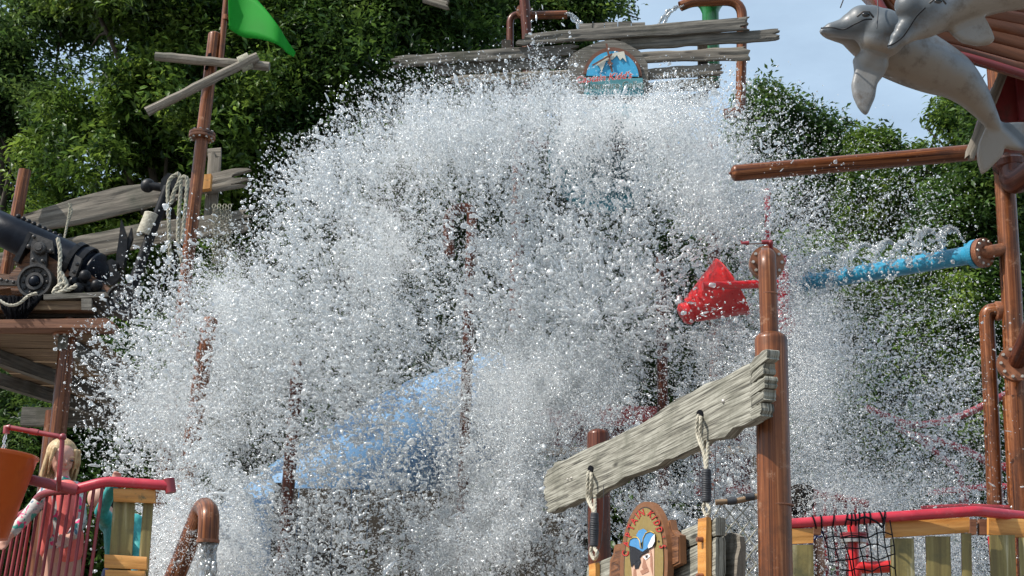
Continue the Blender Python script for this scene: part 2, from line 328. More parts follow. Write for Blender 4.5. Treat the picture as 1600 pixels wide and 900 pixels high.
    def rope(s, pts, r, pitch=None, strands=3, seg=6):
        pts = resample(pts, r * 1.3); pitch = pitch or r * 7
        n = len(pts); T = [(pts[min(n - 1, i + 1)] - pts[max(0, i - 1)]).normalized() for i in range(n)]
        up = Vector((.3, 1, .1)); N = (up - T[0] * up.dot(T[0])).normalized(); fr = []; ln = 0; L_ = []
        for i in range(n):
            N = (N - T[i] * N.dot(T[i])).normalized(); fr.append((N.copy(), T[i].cross(N))); ln += (pts[i] - pts[i - 1]).length if i else 0; L_.append(ln)
        for k in range(strands):
            P = [pts[i] + (fr[i][0] * math.cos(L_[i] / pitch * 6.283 + k * 6.283 / strands) + fr[i][1] * math.sin(L_[i] / pitch * 6.283 + k * 6.283 / strands)) * r * .5 for i in range(n)]
            s.tube(P, r * .56, seg)
        return s
    def build(s, name, m, parent=None, **tags):
        base = root_loc(parent) if parent else Vector()
        me = bpy.data.meshes.new(name); me.from_pydata([(p[0] - base.x, p[1] - base.y, p[2] - base.z) for p in s.v], [], s.f)
        ul = me.uv_layers.new(name='UVMap'); flat_ = [c for f in s.uv for uv in f for c in uv]
        ul.data.foreach_set('uv', flat_); me.polygons.foreach_set('use_smooth', s.sm); me.update()
        o = bpy.data.objects.new(name, me); COL.objects.link(o); me.materials.append(M[m] if isinstance(m, str) else m)
        if parent: o.parent = parent
        for k, v in tags.items():
            if v: o['category' if k == 'cat' else k] = v
        return o
def root_loc(o):
    while o.parent: o = o.parent
    return o.location if o.type == 'EMPTY' else Vector()
def thing(name, loc, label, cat, group=None):
    o = bpy.data.objects.new(name, None); COL.objects.link(o); o.location = loc; o.empty_display_size = .1
    o['label'] = label; o['category'] = cat
    if group: o['group'] = group
    return o
def resample(pts, step):
    pts = [Vector(p) for p in pts]; out = [pts[0]]
    if len(pts) > 2: pts = catmull(pts)
    out = [pts[0].copy()]
    for a, b in zip(pts, pts[1:]):
        n = max(1, int((b - a).length / step))
        for k in range(1, n + 1): out.append(a.lerp(b, k / n))
    return out
def catmull(pts, n=6):
    P = [pts[0]] + list(pts) + [pts[-1]]; out = []
    for i in range(1, len(P) - 2):
        for k in range(n):
            t = k / n; a, b, c, d = P[i - 1], P[i], P[i + 1], P[i + 2]
            out.append(.5 * ((2 * b) + (c - a) * t + (2 * a - 5 * b + 4 * c - d) * t * t + (3 * b - a - 3 * c + d) * t ** 3))
    out.append(Vector(pts[-1])); return out
def fillet(pts, r, n=7):
    pts = [Vector(p) for p in pts]; out = [pts[0]]
    for a, b, c in zip(pts, pts[1:], pts[2:]):
        u = (a - b); v = (c - b); k = min(r, u.length * .49, v.length * .49); p = b + u.normalized() * k; q = b + v.normalized() * k
        for i in range(n + 1):
            t = i / n; out.append(p * (1 - t) ** 2 + b * 2 * t * (1 - t) + q * t * t)
    out.append(pts[-1]); return out

def flange(parent, c, axis, r, th, n=8, double=True, inner=.62, name='flange', mt='copper'):
    axis = Vector(axis).normalized(); c = Vector(c); m = MB()
    if double:
        m.lathe(c, axis, [(0, -th), (r * .97, -th), (r, -th * .85), (r, -th * .12), (r * .93, -th * .1), (r * .93, th * .1), (r, th * .12), (r, th * .85), (r * .97, th), (0, th)], 32)
    else: m.lathe(c, axis, [(0, -th / 2), (r, -th / 2), (r, th / 2), (0, th / 2)], 32)
    f = m.build(name, mt, parent)
    up = Vector((0, 0, 1)) if abs(axis.z) < .9 else Vector((1, 0, 0)); N = (up - axis * up.dot(axis)).normalized(); B = axis.cross(N); b = MB()
    h = th if double else th / 2
    for k in range(n):
        a = 2 * math.pi * (k + .5) / n; q = c + (N * math.cos(a) + B * math.sin(a)) * r * .82; rb = r * .085
        b.lathe(q, axis, [(0, -h - rb * 1.3), (rb, -h - rb * 1.3), (rb * 1.15, -h), (rb * 1.15, h), (rb, h + rb * 1.3), (0, h + rb * 1.3)], 8)
    b.build('bolt_ring', 'bolt', f, kind='stuff')
    return f

# planks ------------------------------------------------------------------------------
def vnoise1(x, seed):
    i = math.floor(x); f = x - i; f = f * f * (3 - 2 * f)
    h = lambda k: (math.sin(k * 127.1 + seed * 311.7) * 43758.5453) % 1
    return h(i) * (1 - f) + h(i + 1) * f
def plank_surf(top, bot, n, th, seed=0, jag=(.0, .0), relief=.004, ni=44, nj=9, wob=.0):
    """top/bot: world polylines (front face edges), n: unit normal toward the viewer. Returns an MB"""
    def samp(P, t):
        L = [0]
        for a, b in zip(P, P[1:]): L.append(L[-1] + (b - a).length)
        x = t * L[-1]
        for i in range(len(P) - 1):
            if x <= L[i + 1] or i == len(P) - 2:
                return P[i].lerp(P[i + 1], (x - L[i]) / max(1e-9, L[i + 1] - L[i]))
    n = Vector(n).normalized(); jl = [(random.random() ** 1.5) * jag[0] for _ in range(nj + 1)]; jr = [(random.random() ** 1.5) * jag[1] for _ in range(nj + 1)]
    d = ((samp(top, 1) - samp(top, 0)) + (samp(bot, 1) - samp(bot, 0))).normalized(); ln = (samp(top, 1) - samp(top, 0)).length; h = (top[0] - bot[0]).length
    Fv = []; Bv = []; fu = []; r0 = random.random() * 20; up = (top[0] - bot[0]).normalized(); O0 = bot[0]; upp = (up - d * up.dot(d)).normalized()
    for i in range(ni + 1):
        t = i / ni; a = samp(bot, t); b = samp(top, t)
        a = a + up * (vnoise1(t * ln * 5, seed) - .5) * wob * 2; b = b + up * (vnoise1(t * ln * 4, seed + 5) - .5) * wob * 2
        for j in range(nj + 1):
            s_ = j / nj; p = a.lerp(b, s_)
            wl = max(0, 1 - t * ln / .25); wr = max(0, 1 - (1 - t) * ln / .25)
            p = p + d * (jl[j] * wl - jr[j] * wr)
            g = (vnoise1(s_ * 8 + seed + vnoise1(t * ln * 1.1, seed + 9) * .8, seed + 3) - .5) * 2 * relief
            if vnoise1(t * ln * 2.2 + j * 7.7, seed + 11) > .86: g -= relief * 2.2
            edge = relief * 1.5 if j in (0, nj) else 0
            Fv.append(p + n * (g - edge)); Bv.append(p - n * (th - edge)); fu.append((r0 + (p - O0).dot(d), r0 + (p - O0).dot(upp) + .006 * math.sin((p - O0).dot(d) * 2.3 + seed)))
    m = MB(); st = nj + 1; fs = []; bs = []
    for i in range(ni):
        for j in range(nj):
            q = (i * st + j, (i + 1) * st + j, (i + 1) * st + j + 1, i * st + j + 1); fs.append(q); bs.append(q[::-1])
    test = (Fv[st] - Fv[0]).cross(Fv[1] - Fv[0]).dot(n)
    if test < 0: fs = [f[::-1] for f in fs]; bs = [f[::-1] for f in bs]
    m.add(Fv, fs, fu, True); m.add(Bv, bs, fu, True)
    ring = [i * st for i in range(ni + 1)] + [ni * st + j for j in range(1, nj + 1)] + [i * st + nj for i in range(ni - 1, -1, -1)] + [j for j in range(nj - 1, 0, -1)]
    vs = []; us = []; ff = []; k = len(ring); acc = 0
    for i in range(k):
        a = ring[i]; b = ring[(i + 1) % k]; o = len(vs); l = (Fv[b] - Fv[a]).length
        vs += [Fv[a], Bv[a], Bv[b], Fv[b]]; us += [(acc, r0), (acc, r0 + th), (acc + l, r0 + th), (acc + l, r0)]; acc += l
        ff.append((o, o + 1, o + 2, o + 3) if test > 0 else (o + 3, o + 2, o + 1, o))
    m.add(vs, ff, us); return m
def px_plank(xl, yl0, yl1, xr, yr0, yr1, Y, th=.05, Yr=None, **k):
    """plank seen between x=xl (edges yl0..yl1) and x=xr (edges yr0..yr1)"""
    Yr = Yr or Y
    a0 = W(xl, yl0, Y); a1 = W(xl, yl1, Y); b0 = W(xr, yr0, Yr); b1 = W(xr, yr1, Yr)
    n = (b0 - a0).cross(a0 - a1).normalized()
    if n.y > 0: n = -n
    k.setdefault('seed', random.random() * 50)
    return plank_surf([a0.lerp(b0, t / 8) for t in range(9)], [a1.lerp(b1, t / 8) for t in range(9)], n, th, **k)

# scatter ------------------------------------------------------------------------------
def proto_collection(name, meshes, m):
    c = bpy.data.collections.new(name)
    for i, me in enumerate(meshes):
        me.materials.append(m); o = bpy.data.objects.new(f'{name}_{i}', me); c.objects.link(o)
    return c
def gn_scatter(coll):
    g = bpy.data.node_groups.new('scatter_' + coll.name, 'GeometryNodeTree')
    g.interface.new_socket('Geometry', in_out='INPUT', socket_type='NodeSocketGeometry'); g.interface.new_socket('Geometry', in_out='OUTPUT', socket_type='NodeSocketGeometry')
    n = g.nodes; i = n.new('NodeGroupInput'); o = n.new('NodeGroupOutput'); L = g.links
    ci = n.new('GeometryNodeCollectionInfo'); ci.inputs['Collection'].default_value = coll; ci.inputs['Separate Children'].default_value = True; ci.inputs['Reset Children'].default_value = True
    ip = n.new('GeometryNodeInstanceOnPoints'); ip.inputs['Pick Instance'].default_value = True
    def att(nm, t):
        a = n.new('GeometryNodeInputNamedAttribute'); a.data_type = t; a.inputs['Name'].default_value = nm; return next(s for s in a.outputs if s.enabled)
    L.new(i.outputs[0], ip.inputs['Points']); L.new(ci.outputs[0], ip.inputs['Instance']); L.new(att('pick', 'INT'), ip.inputs['Instance Index'])
    e2r = n.new('FunctionNodeEulerToRotation'); L.new(att('rot', 'FLOAT_VECTOR'), e2r.inputs[0]); L.new(e2r.outputs[0], ip.inputs['Rotation']); L.new(att('scl', 'FLOAT_VECTOR'), ip.inputs['Scale'])
    L.new(ip.outputs[0], o.inputs[0]); return g
def scatter(name, P, rot, scl, pick, group, m, parent=None):
    base = np.array(root_loc(parent)) if parent else np.zeros(3)
    me = bpy.data.meshes.new(name); me.vertices.add(len(P)); me.vertices.foreach_set('co', (P - base).astype(np.float32).ravel())
    a = me.attributes.new('rot', 'FLOAT_VECTOR', 'POINT'); a.data.foreach_set('vector', rot.astype(np.float32).ravel())
    a = me.attributes.new('scl', 'FLOAT_VECTOR', 'POINT'); a.data.foreach_set('vector', scl.astype(np.float32).ravel())
    a = me.attributes.new('pick', 'INT', 'POINT'); a.data.foreach_set('value', pick.astype(np.int32))
    me.materials.append(m); o = bpy.data.objects.new(name, me); COL.objects.link(o)
    md = o.modifiers.new('scatter', 'NODES'); md.node_group = group
    if parent: o.parent = parent
    return o

# numpy value noise on 3D points
_G = rng.random((32, 32, 32))
def n3(P, s):
    q = P * s; i = np.floor(q).astype(int); f = q - i; f = f * f * (3 - 2 * f); r = 0
    for dx in (0, 1):
        for dy in (0, 1):
            for dz in (0, 1):
                wgt = (f[:, 0] if dx else 1 - f[:, 0]) * (f[:, 1] if dy else 1 - f[:, 1]) * (f[:, 2] if dz else 1 - f[:, 2])
                r = r + wgt * _G[(i[:, 0] + dx) % 32, (i[:, 1] + dy) % 32, (i[:, 2] + dz) % 32]
    return r
RT = np.array(ROT); CN = np.array(CAM)
def Wn(px, py, Y):
    d = np.stack([(px - 800) / F, (450 - py) / F, -np.ones_like(px)], 1) @ RT.T
    return CN + d * (Y / d[:, 1])[:, None]

# ================================================================== THE SETTING
g = MB(); S_ = 900; g.add([(-S_, -S_, 0), (S_, -S_, 0), (S_, S_, 0), (-S_, S_, 0)], [(0, 1, 2, 3)], [(0, 0), (9, 0), (9, 9), (0, 9)])
g.build('ground', 'ground', kind='structure')

# ---- trees
def leaf_mesh(name, nl, size, spread, seed):
    r = random.Random(seed); v = []; f = []
    for k in range(nl):
        t = k / nl; c = Vector(((r.random() - .5) * spread, (r.random() - .5) * spread, (r.random() - .5) * spread * .55))
        e = Euler((r.uniform(-.7, .7), r.uniform(-.2, .9), r.uniform(0, 6.28))).to_matrix(); s = size * r.uniform(.7, 1.25); o = len(v)
        for q in ((0, 0, 0), (.45, .2, .05), (.5, 0, 0), (.45, -.2, .05), (1, 0, -.12)): v.append(tuple(c + e @ Vector(q) * s))
        f += [(o, o + 2, o + 1), (o, o + 3, o + 2), (o + 1, o + 2, o + 4), (o + 2, o + 3, o + 4)]
    me = bpy.data.meshes.new(name); me.from_pydata(v, [], f); return me
SPR = {}
for key in ('leaf', 'leaf_blue', 'leaf_deep'):
    SPR[key] = gn_scatter(proto_collection('sprig_' + key, [leaf_mesh('sprig', 26, .17, .62, s) for s in (1, 2, 3, 4)], M[key]))

def tree(label, Y, base_px, blobs, n, key, holes=.42, size=1., trunk=.28, limbs=7, dY=2.2, name='tree', group='trees behind the play structure'):
    """blobs: (cx, cy, rx, ry) in the photograph's pixels at distance Y"""
    gp = W(base_px, 800, Y); root = thing(name, (gp.x, Y, 0), label, 'tree', group)
    ar = np.array([b[2] * b[3] for b in blobs], float); ar /= ar.sum(); out = []; RR = []
    for b, a in zip(blobs, ar):
        k = int(n * a * 3.2); u = rng.normal(size=(k, 3)); u /= np.linalg.norm(u, axis=1)[:, None]; r0_ = rng.random(k) ** .5; rr = r0_ * (.72 + .62 * n3(u * 1.6 + b[0] * .37 + b[1], 1.) ); RR.append(r0_)
        px = b[0] + u[:, 0] * rr * b[2]; py = b[1] + u[:, 1] * rr * b[3]; yy = Y + u[:, 2] * rr * dY * (.5 + .5 * min(1.6, b[2] / 120))
        out.append(Wn(px, py, yy))
    P = np.concatenate(out)
    dn = n3(P + Y * 3.1, .62) * .6 + n3(P + 7, 1.6) * .4
    rq = np.concatenate(RR); kp = np.flatnonzero(dn > holes + .10 * rq ** 4); rng.shuffle(kp); P = P[kp[:n]]; P = P[P[:, 2] > .1]
    k = len(P); rot = np.stack([rng.normal(0, .35, k), rng.normal(0, .35, k), rng.random(k) * 6.28], 1)
    s = (rng.uniform(.75, 1.35, k) * size)[:, None] * np.ones((1, 3))
    c = scatter('crown', P, rot, s, rng.integers(0, 4, k), SPR[key], M[key], root); c['kind'] = 'stuff'
    # trunk and limbs
    m = MB(); top = W(blobs[0][0], blobs[0][1], Y); b0 = Vector((gp.x, Y, 0)); mid = b0.lerp(top, .5) + Vector((random.uniform(-.4, .4), 0, 0))
    pts = catmull([b0, mid, top]); m.tube(pts, [trunk * (1 - .8 * i / (len(pts) - 1)) for i in range(len(pts))], 10); m.build('trunk', 'bark', root)
    for q in range(limbs):
        b = blobs[q % len(blobs)]; e = W(b[0] + random.uniform(-.75, .75) * b[2], b[1] + random.uniform(-.8, .5) * b[3], Y + random.uniform(-1, 1)); st = pts[int(len(pts) * random.uniform(.35, .75))]
        md_ = st.lerp(e, .5) + Vector((random.uniform(-.3, .3), 0, random.uniform(.1, .6))); pp = catmull([st, md_, e]); m2 = MB()
        m2.tube(pp, [trunk * .4 * (1 - .85 * i / (len(pp) - 1)) for i in range(len(pp))], 7)
        for z in range(4):
            s0 = pp[random.randrange(3, len(pp))]; s1 = s0 + Vector((random.uniform(-1, 1), random.uniform(-.6, .6), random.uniform(-.2, 1))) * 1.1
            m2.tube([s0, s0.lerp(s1, .5) + Vector((0, 0, .1)), s1], [.05, .03, .012], 5)
        m2.build('limb', 'bark', root)
    return root
TG = 'trees behind the play structure'
tree('dark blue-green leafy tree at the edge, sky showing through its crown', 34, -20, [(20, 90, 130, 150), (60, 250, 130, 120), (-20, 420, 150, 150), (110, 20, 90, 60), (60, 420, 130, 120)], 3400, 'leaf_blue', .50)
tree('tall mid-green broadleaf tree standing behind the mast with the green flag', 30, 260, [(270, 130, 170, 160), (330, 300, 190, 160), (170, 400, 170, 150), (190, 210, 140, 130), (210, -40, 170, 90), (400, 60, 130, 150)], 8200, 'leaf', .46)
tree('wide dark-green tree between the flag mast and the upper plank sign', 31, 570, [(560, 80, 170, 140), (510, 240, 190, 150), (660, 190, 120, 120), (620, -30, 150, 90), (480, 20, 120, 110), (700, 60, 90, 100)], 8000, 'leaf_deep', .42)
tree('dark tree with drooping sprays above the upper plank sign', 35, 800, [(820, 10, 110, 100), (770, 110, 110, 100), (900, 0, 60, 50), (965, 10, 32, 34), (860, 120, 90, 60)], 2800, 'leaf_deep', .47)
tree('rounded pale-green tree right beside the arched spout, its top against the sky', 40, 1210, [(1190, 190, 50, 75), (1235, 230, 70, 80), (1300, 260, 70, 80), (1340, 310, 90, 90), (1200, 330, 100, 90)], 3800, 'leaf_blue', .42, limbs=5)
tree('leafy tree below the dolphins, behind the horizontal pipe', 37, 1430, [(1390, 310, 80, 90), (1440, 260, 60, 65), (1370, 240, 35, 40), (1440, 370, 110, 100), (1500, 240, 60, 50), (1495, 175, 40, 36)], 3600, 'leaf', .44, limbs=6)
tree('dark tree behind the tall right-hand pole', 33, 1580, [(1540, 340, 110, 110), (1600, 260, 90, 100), (1560, 480, 130, 110), (1560, 200, 40, 50)], 4200, 'leaf_deep', .36)
tree('shaded low tree under the cannon platform', 27, 60, [(60, 660, 150, 110), (190, 620, 110, 110), (150, 760, 160, 100), (0, 800, 140, 100)], 4200, 'leaf_deep', .30, size=.8, limbs=4)
tree('shaded tree seen through the falling water, left of the blue slide', 33, 420, [(400, 470, 180, 150), (300, 620, 180, 150), (560, 480, 150, 130)], 4200, 'leaf_deep', .30)
tree('shaded tree seen through the middle of the splash', 36, 860, [(760, 330, 170, 150), (930, 300, 170, 130), (1060, 420, 150, 150), (800, 500, 170, 140), (980, 560, 170, 140)], 6500, 'leaf_deep', .28)
tree('bushy green tree behind the blue spray pipe', 32, 1380, [(1300, 480, 130, 110), (1430, 520, 140, 120), (1280, 640, 150, 120), (1450, 680, 160, 110), (1540, 620, 110, 110)], 5600, 'leaf', .30)
# the wood behind them all reads as one mass
k = 9000; px = rng.uniform(-500, 2100, k); pt = 330 + 45 * np.sin(px / 130) + 30 * np.sin(px / 47); py = pt + rng.random(k) * (1080 - pt); P = Wn(px, py, rng.uniform(46, 54, k)); P = P[P[:, 2] > .1]; k = len(P)
wd = scatter('woodland', P, np.stack([rng.normal(0, .4, k), rng.normal(0, .4, k), rng.random(k) * 6.28], 1), rng.uniform(2.2, 3.4, k)[:, None] * np.ones((1, 3)), rng.integers(0, 4, k), SPR['leaf_deep'], M['leaf_deep'])
wd['kind'] = 'stuff'; wd['label'] = 'dark far wood closing the view behind the trees'

# ================================================================== UPPER PLANK SIGN (distance 20)
YS = 20.
root = thing('plank_sign_screen', W(960, 150, YS), 'ragged screen of weathered horizontal planks high above the splash', 'plank screen')
for i, (xl, a, b, xr, c, d, dy, m) in enumerate([
    (610, 88, 105, 905, 67, 84, 0, 'wood_dark'), (676, 102, 117, 905, 87, 103, .06, 'wood_dark'), (702, 118, 132, 900, 108, 123, 0, 'wood_grey'), (720, 136, 150, 900, 127, 142, .05, 'wood_dark'),
    (803, 53, 70, 1172, 26, 46, -.08, 'wood_dark'), (950, 61, 79, 1221, 44, 62, 0, 'wood_dark'), (984, 82, 97, 1173, 72, 92, -.06, 'wood_grey'), (1004, 108, 124, 1131, 97, 117, 0, 'wood_grey'),
    (1008, 129, 143, 1126, 120, 139, -.05, 'wood_dark'), (995, 150, 165, 1110, 145, 162, 0, 'wood_dark')]):
    px_plank(xl, a, b - .5, xr, c, d - .5, YS + dy, th=.07, jag=(.22, .16), relief=.006, wob=.011, ni=60).build('plank', m, root)
for xx, y0, y1 in ((790, 60, 160), (1098, 30, 170)):
    MB().box(W(xx, (y0 + y1) / 2, YS + .2), (.07, 0, 0), (0, .05, 0), (0, 0, (y1 - y0) / 2 * mpp(W(xx, y0, YS)))).build('support_post', 'timber', root)
# the round-topped board behind the sign
pl = lambda x, y, dy=0: W(x, y, YS - .12 + dy)
root2 = thing('upper_park_sign', W(950, 150, YS), 'painted sign with blue arch and red script half drowned by the top of the splash', 'sign')
fr_n = Vector((0, -1, 0))
arc = [(888, 190), (888, 95), (895, 84), (905, 78)] + [(905 + 9 * t, 78 - 16 * math.sin(t / 6 * 1.57)) for t in range(1, 7)] + [(975, 66), (1000, 80), (1012, 100), (1016, 190)]
MB().slab([pl(*p) for p in arc], fr_n, .08).build('backboard', 'wood_dark', root2)
for x0, x1 in ((905, 925), (926, 944), (945, 965), (966, 986), (987, 1008)):
    t = 36 - 2.5 * math.sin((x0 - 905) / 103 * 3.14)
    px_plank(x0, t + 0, 62, x1, t - .5, 60, YS + .12, th=.05, ni=8, nj=4, relief=.008).build('top_board', 'wood_dark', root2)
def fan(cx, cy, rx, ry, a0, a1, n=24): return [(cx + rx * math.cos(R(a0 + (a1 - a0) * i / n)), cy - ry * math.sin(R(a0 + (a1 - a0) * i / n))) for i in range(n + 1)]
MB().slab([pl(*p, -.03) for p in fan(957, 122, 46, 48, 4, 172)], fr_n, .02).build('brown_rim', 'p_wood', root2)
MB().slab([pl(*p, -.05) for p in fan(957, 121, 41, 41, 2, 176)], fr_n, .02).build('blue_arch', 'p_sky', root2)
MB().slab([pl(*p, -.07) for p in ((932, 101), (945, 88), (962, 82), (975, 80), (979, 97), (973, 90), (969, 94), (964, 86), (957, 93), (947, 95), (940, 112), (937, 104))], fr_n, .012).build('white_sail', 'p_cream', root2)
m = MB(); m.slab([pl(*p, -.09) for p in ((926, 103), (925, 101), (956, 83), (957, 85))], fr_n, .01); m.slab([pl(*p, -.085) for p in ((946, 68), (949, 68), (958, 112), (955, 112))], fr_n, .01)
m.slab([pl(*p, -.1) for p in ((949, 97), (953, 95), (958, 99), (953, 104))], fr_n, .01); m.build('painted_mast', 'p_wood', root2)
MB().slab([pl(*p, -.06) for p in ((915, 122), (1004, 122), (1006, 150), (912, 150))], fr_n, .03).build('lower_panel', 'p_sea', root2)

def text_mb(s, size, place, bold=0., shear=0., ch=None):
    """place(x, y) -> world point for text-plane coordinates"""
    cu = bpy.data.curves.new('t', 'FONT'); cu.body = s; cu.size = size; cu.offset = bold; cu.shear = shear; cu.resolution_u = 3; cu.align_x = 'CENTER'; cu.fill_mode = 'FRONT'
    o = bpy.data.objects.new('t', cu); COL.objects.link(o); bpy.context.view_layer.update()
    me = bpy.data.meshes.new_from_object(o.evaluated_get(bpy.context.evaluated_depsgraph_get())); bpy.data.objects.remove(o); bpy.data.curves.remove(cu)
    m = MB(); m.add([place(v.co.x, v.co.y) for v in me.vertices], [list(p.vertices) for p in me.polygons], [(v.co.x, v.co.y) for v in me.vertices]); bpy.data.meshes.remove(me); return m
def place_line(cx, cy, slope, dy): return lambda x, y: pl(cx + x - y * 0, cy - y + x * slope, dy)
text_mb("Captain Kidd's", 15, place_line(943, 126, -.09, -.125), bold=.6, shear=.25).build('script_outline', 'p_white', root2)
text_mb("Captain Kidd's", 15, place_line(943, 126, -.09, -.135), bold=.12, shear=.25).build('script_lettering', 'p_red', root2)
text_mb("Adventure Galley", 14.5, place_line(957, 138, -.03, -.11), bold=.5).build('outline_lettering', 'p_white', root2)
text_mb("Adventure Galley", 14.5, place_line(957, 138, -.03, -.12), bold=.05).build('lettering', 'p_green', root2)

# spouts at the top
def pipe_thing(name, label, pts_px, width, m='pipe', bend=.3, cat='pipe', group=None, ground=False, seg=16):
    P = [W(*p) for p in pts_px]; r = [width * .5 * mpp(p) for p in P][0]
    if ground: P.append(to_ground(P[-2], P[-1]))
    t = thing(name, P[-1], label, cat, group); MB().tube(fillet(P, bend), r, seg).build('pipe_body', m, t); return t, P, r
root = thing('curved_water_spout', W(822, 50, 21), 'copper pipe spout with bent feed pipe rising above the left planks of the upper sign', 'spout')
MB().tube([W(815, -60, 20.6), W(823, 50, 20.6), W(826, 160, 20.6)], 8 * mpp(W(820, 0, 20.6))).build('riser', 'pipe_red', root)
MB().tube(fillet([W(797, 160, 20.8), W(797, 22, 20.8), W(830, 24, 20.8)], .35), 5.5 * mpp(W(820, 0, 20.8))).build('feed_pipe', 'pipe_red', root)
MB().tube([W(826, 24, 20.7), W(886, 23, 20.7)], 6.5 * mpp(W(820, 0, 20.7))).build('outlet_pipe', 'pipe', root)
flange(root, W(819, 18, 20.65), (0, 1, 0), .12, .04, 6)
root = thing('arched_water_spout', W(1150, 150, 21), 'copper pipe bent over like a crook, pouring water beside the green cup', 'spout')
MB().tube(fillet([W(1063, 10, 20.6), W(1080, 3, 20.6), W(1160, 0, 20.6), W(1157, 175, 20.6), W(1132, 178, 20.6)], .3), 8 * mpp(W(1150, 0, 20.6)), 18).build('arched_pipe', 'pipe', root)
MB().lathe(W(1110, 20, 20.9), (0, 0, 1), [(.13, -1.2), (.13, 0), (.17, .1), (.25, .2), (.27, .22), (.24, .22), (.15, .1), (.1, 0)], 24, True).build('green_cup', 'green', root)

# hanging grey board end at the very top
px_plank(660, -16, 2, 702, -6, 15, 19, th=.06, jag=(0, .08), ni=14, relief=.01, seed=3).build('board_end', 'wood_grey', label='tip of a weathered grey board poking into the picture above the dark tree', cat='board')

# ================================================================== LEFT MAST WITH FLAG (distance 15.5)
YM = 15.5
A = W(336, 50, YM); Bm = W(285, 480, YM); gm = to_ground(A, Bm)
mast = thing('flag_mast', gm, 'leaning bronze mast with bolted flange, crossed grey spars and a green flag', 'mast')
r1 = 9.8 * mpp(A)
MB().dome_tube(W(316, 215, YM), A, r1, 20, False, True).build('upper_mast', 'pipe', mast)
MB().tube([gm, Bm, W(316, 213, YM)], r1 * .98, 20).build('lower_mast', 'pipe', mast)
flange(mast, W(316, 212, YM), A - Bm, 20 * mpp(A), .035, 10)
m = MB(); m.tube([W(344, 100, YM - .02), W(357, -40, YM - .02)], 4.7 * mpp(A), 14); m.lathe(W(353, 28, YM - .02), A - Bm, [(.038, -.03), (.046, -.03), (.046, .03), (.038, .03)], 16); m.build('flagpole', 'pipe', mast)
# shade of the notch in the mast head, put on as a black block
MB().box(W(325, 96, YM - .085), (.016, 0, .004), (0, .012, 0), (.014, 0, .10)).build('slot_shade', 'net', mast)
for a, b, mm in (((243, 88), (421, 104), 7.5), ((229, 175), (403, 88), 7.5)):
    P0 = W(*a, YM - .13 - (.1 if a[1] > 100 else 0)); P1 = W(*b, YM - .13 - (.1 if a[1] > 100 else 0)); m = MB(); pts = [P0.lerp(P1, t / 14) for t in range(15)]
    pts = [p + Vector((0, 0, (random.random() - .5) * .008)) for p in pts]
    m.tube(pts, [mm * mpp(P0) * random.uniform(.93, 1.07) for _ in pts], 9, smooth=False, along=True); m.build('spar', 'wood_grey', mast)
m = MB(); c = W(383, 98, YM - .19)
for k in range(7):
    c2 = W(376 + k * 2.3, 101 - k * 1.1, YM - .19); n_ = Vector((1, 0, .5)).normalized(); b1 = Vector((0, 1, 0)); b2 = n_.cross(b1)
    m.tube([c2 + (b1 * math.cos(t / 12 * 6.283) + b2 * math.sin(t / 12 * 6.283)) * .083 for t in range(12)], .012, 6, closed=True)
m.build('rope_lashing', 'rope_dark', mast)
# flag: a curved sheet with thickness
top = [(357, -6), (372, -14), (395, -6), (418, 18), (436, 42), (447, 60), (462, 82)]; bot = [(358, 45), (380, 58), (400, 60), (425, 66), (440, 74), (450, 84), (459, 89)]
tp = catmull([Vector((a, b, 0)) for a, b in top], 5); bt = catmull([Vector((a, b, 0)) for a, b in bot], 5); vs = []; fs = []; us = []
for i, (a, b) in enumerate(zip(tp, bt)):
    for j in range(7):
        q = a.lerp(b, j / 6); dy = .07 * math.sin(i * .25 + j * .1); vs.append(W(q.x, q.y, YM - .1 + dy)); us.append((i * .1, j * .1))
for i in range(len(tp) - 1):
    for j in range(6): fs.append((i * 7 + j, i * 7 + j + 1, (i + 1) * 7 + j + 1, (i + 1) * 7 + j))
fm = MB(); fm.add(vs, fs, us, True)
def green_flag():
    m = mat('green_flag_vinyl', (.012, .27, .022), (.016, .33, .03), rough=.65, scale=(2, 2, 2), spec=.25)
    n = m.node_tree.nodes; L = m.node_tree.links; tr = n.new('ShaderNodeBsdfTranslucent'); tr.inputs['Color'].default_value = (.02, .5, .03, 1)
    ms = n.new('ShaderNodeMixShader'); ms.inputs[0].default_value = .35; L.new(n['Principled BSDF'].outputs[0], ms.inputs[1]); L.new(tr.outputs[0], ms.inputs[2]); L.new(ms.outputs[0], n['Material Output'].inputs['Surface']); return m
M['flag'] = green_flag(); fo = fm.build('flag', 'flag', mast); sm = fo.modifiers.new('thickness', 'SOLIDIFY'); sm.thickness = .006

# ================================================================== SHIP RAIL PLANKS, ANCHOR, CANNON (distance 16-17)
YC = 16.
root = thing('ship_rail', W(40, 900, YC), 'pirate ship rail: two long weathered planks on leaning bronze posts behind the cannon', 'railing')
root.location.z = 0
n = Vector((0, -1, 0))
plank_surf([W(x, y, YC + .2) for x, y in ((-40, 352), (45, 333), (110, 312), (190, 290), (260, 284), (320, 274), (395, 256))], [W(x, y, YC + .2) for x, y in ((-40, 374), (45, 359), (120, 350), (190, 333), (260, 316), (320, 300), (396, 289))], n, .06, 3, (0, .35), .005, 60, 9, .008).build('plank', 'wood_grey', root)
plank_surf([W(x, y, YC + .2) for x, y in ((-40, 404), (100, 373), (160, 363), (215, 350), (270, 342), (330, 334), (395, 324))], [W(x, y, YC + .2) for x, y in ((-40, 424), (100, 400), (160, 398), (215, 386), (270, 374), (330, 368), (397, 358))], n, .06, 8, (0, .3), .005, 60, 9, .012).build('plank', 'wood_grey', root)
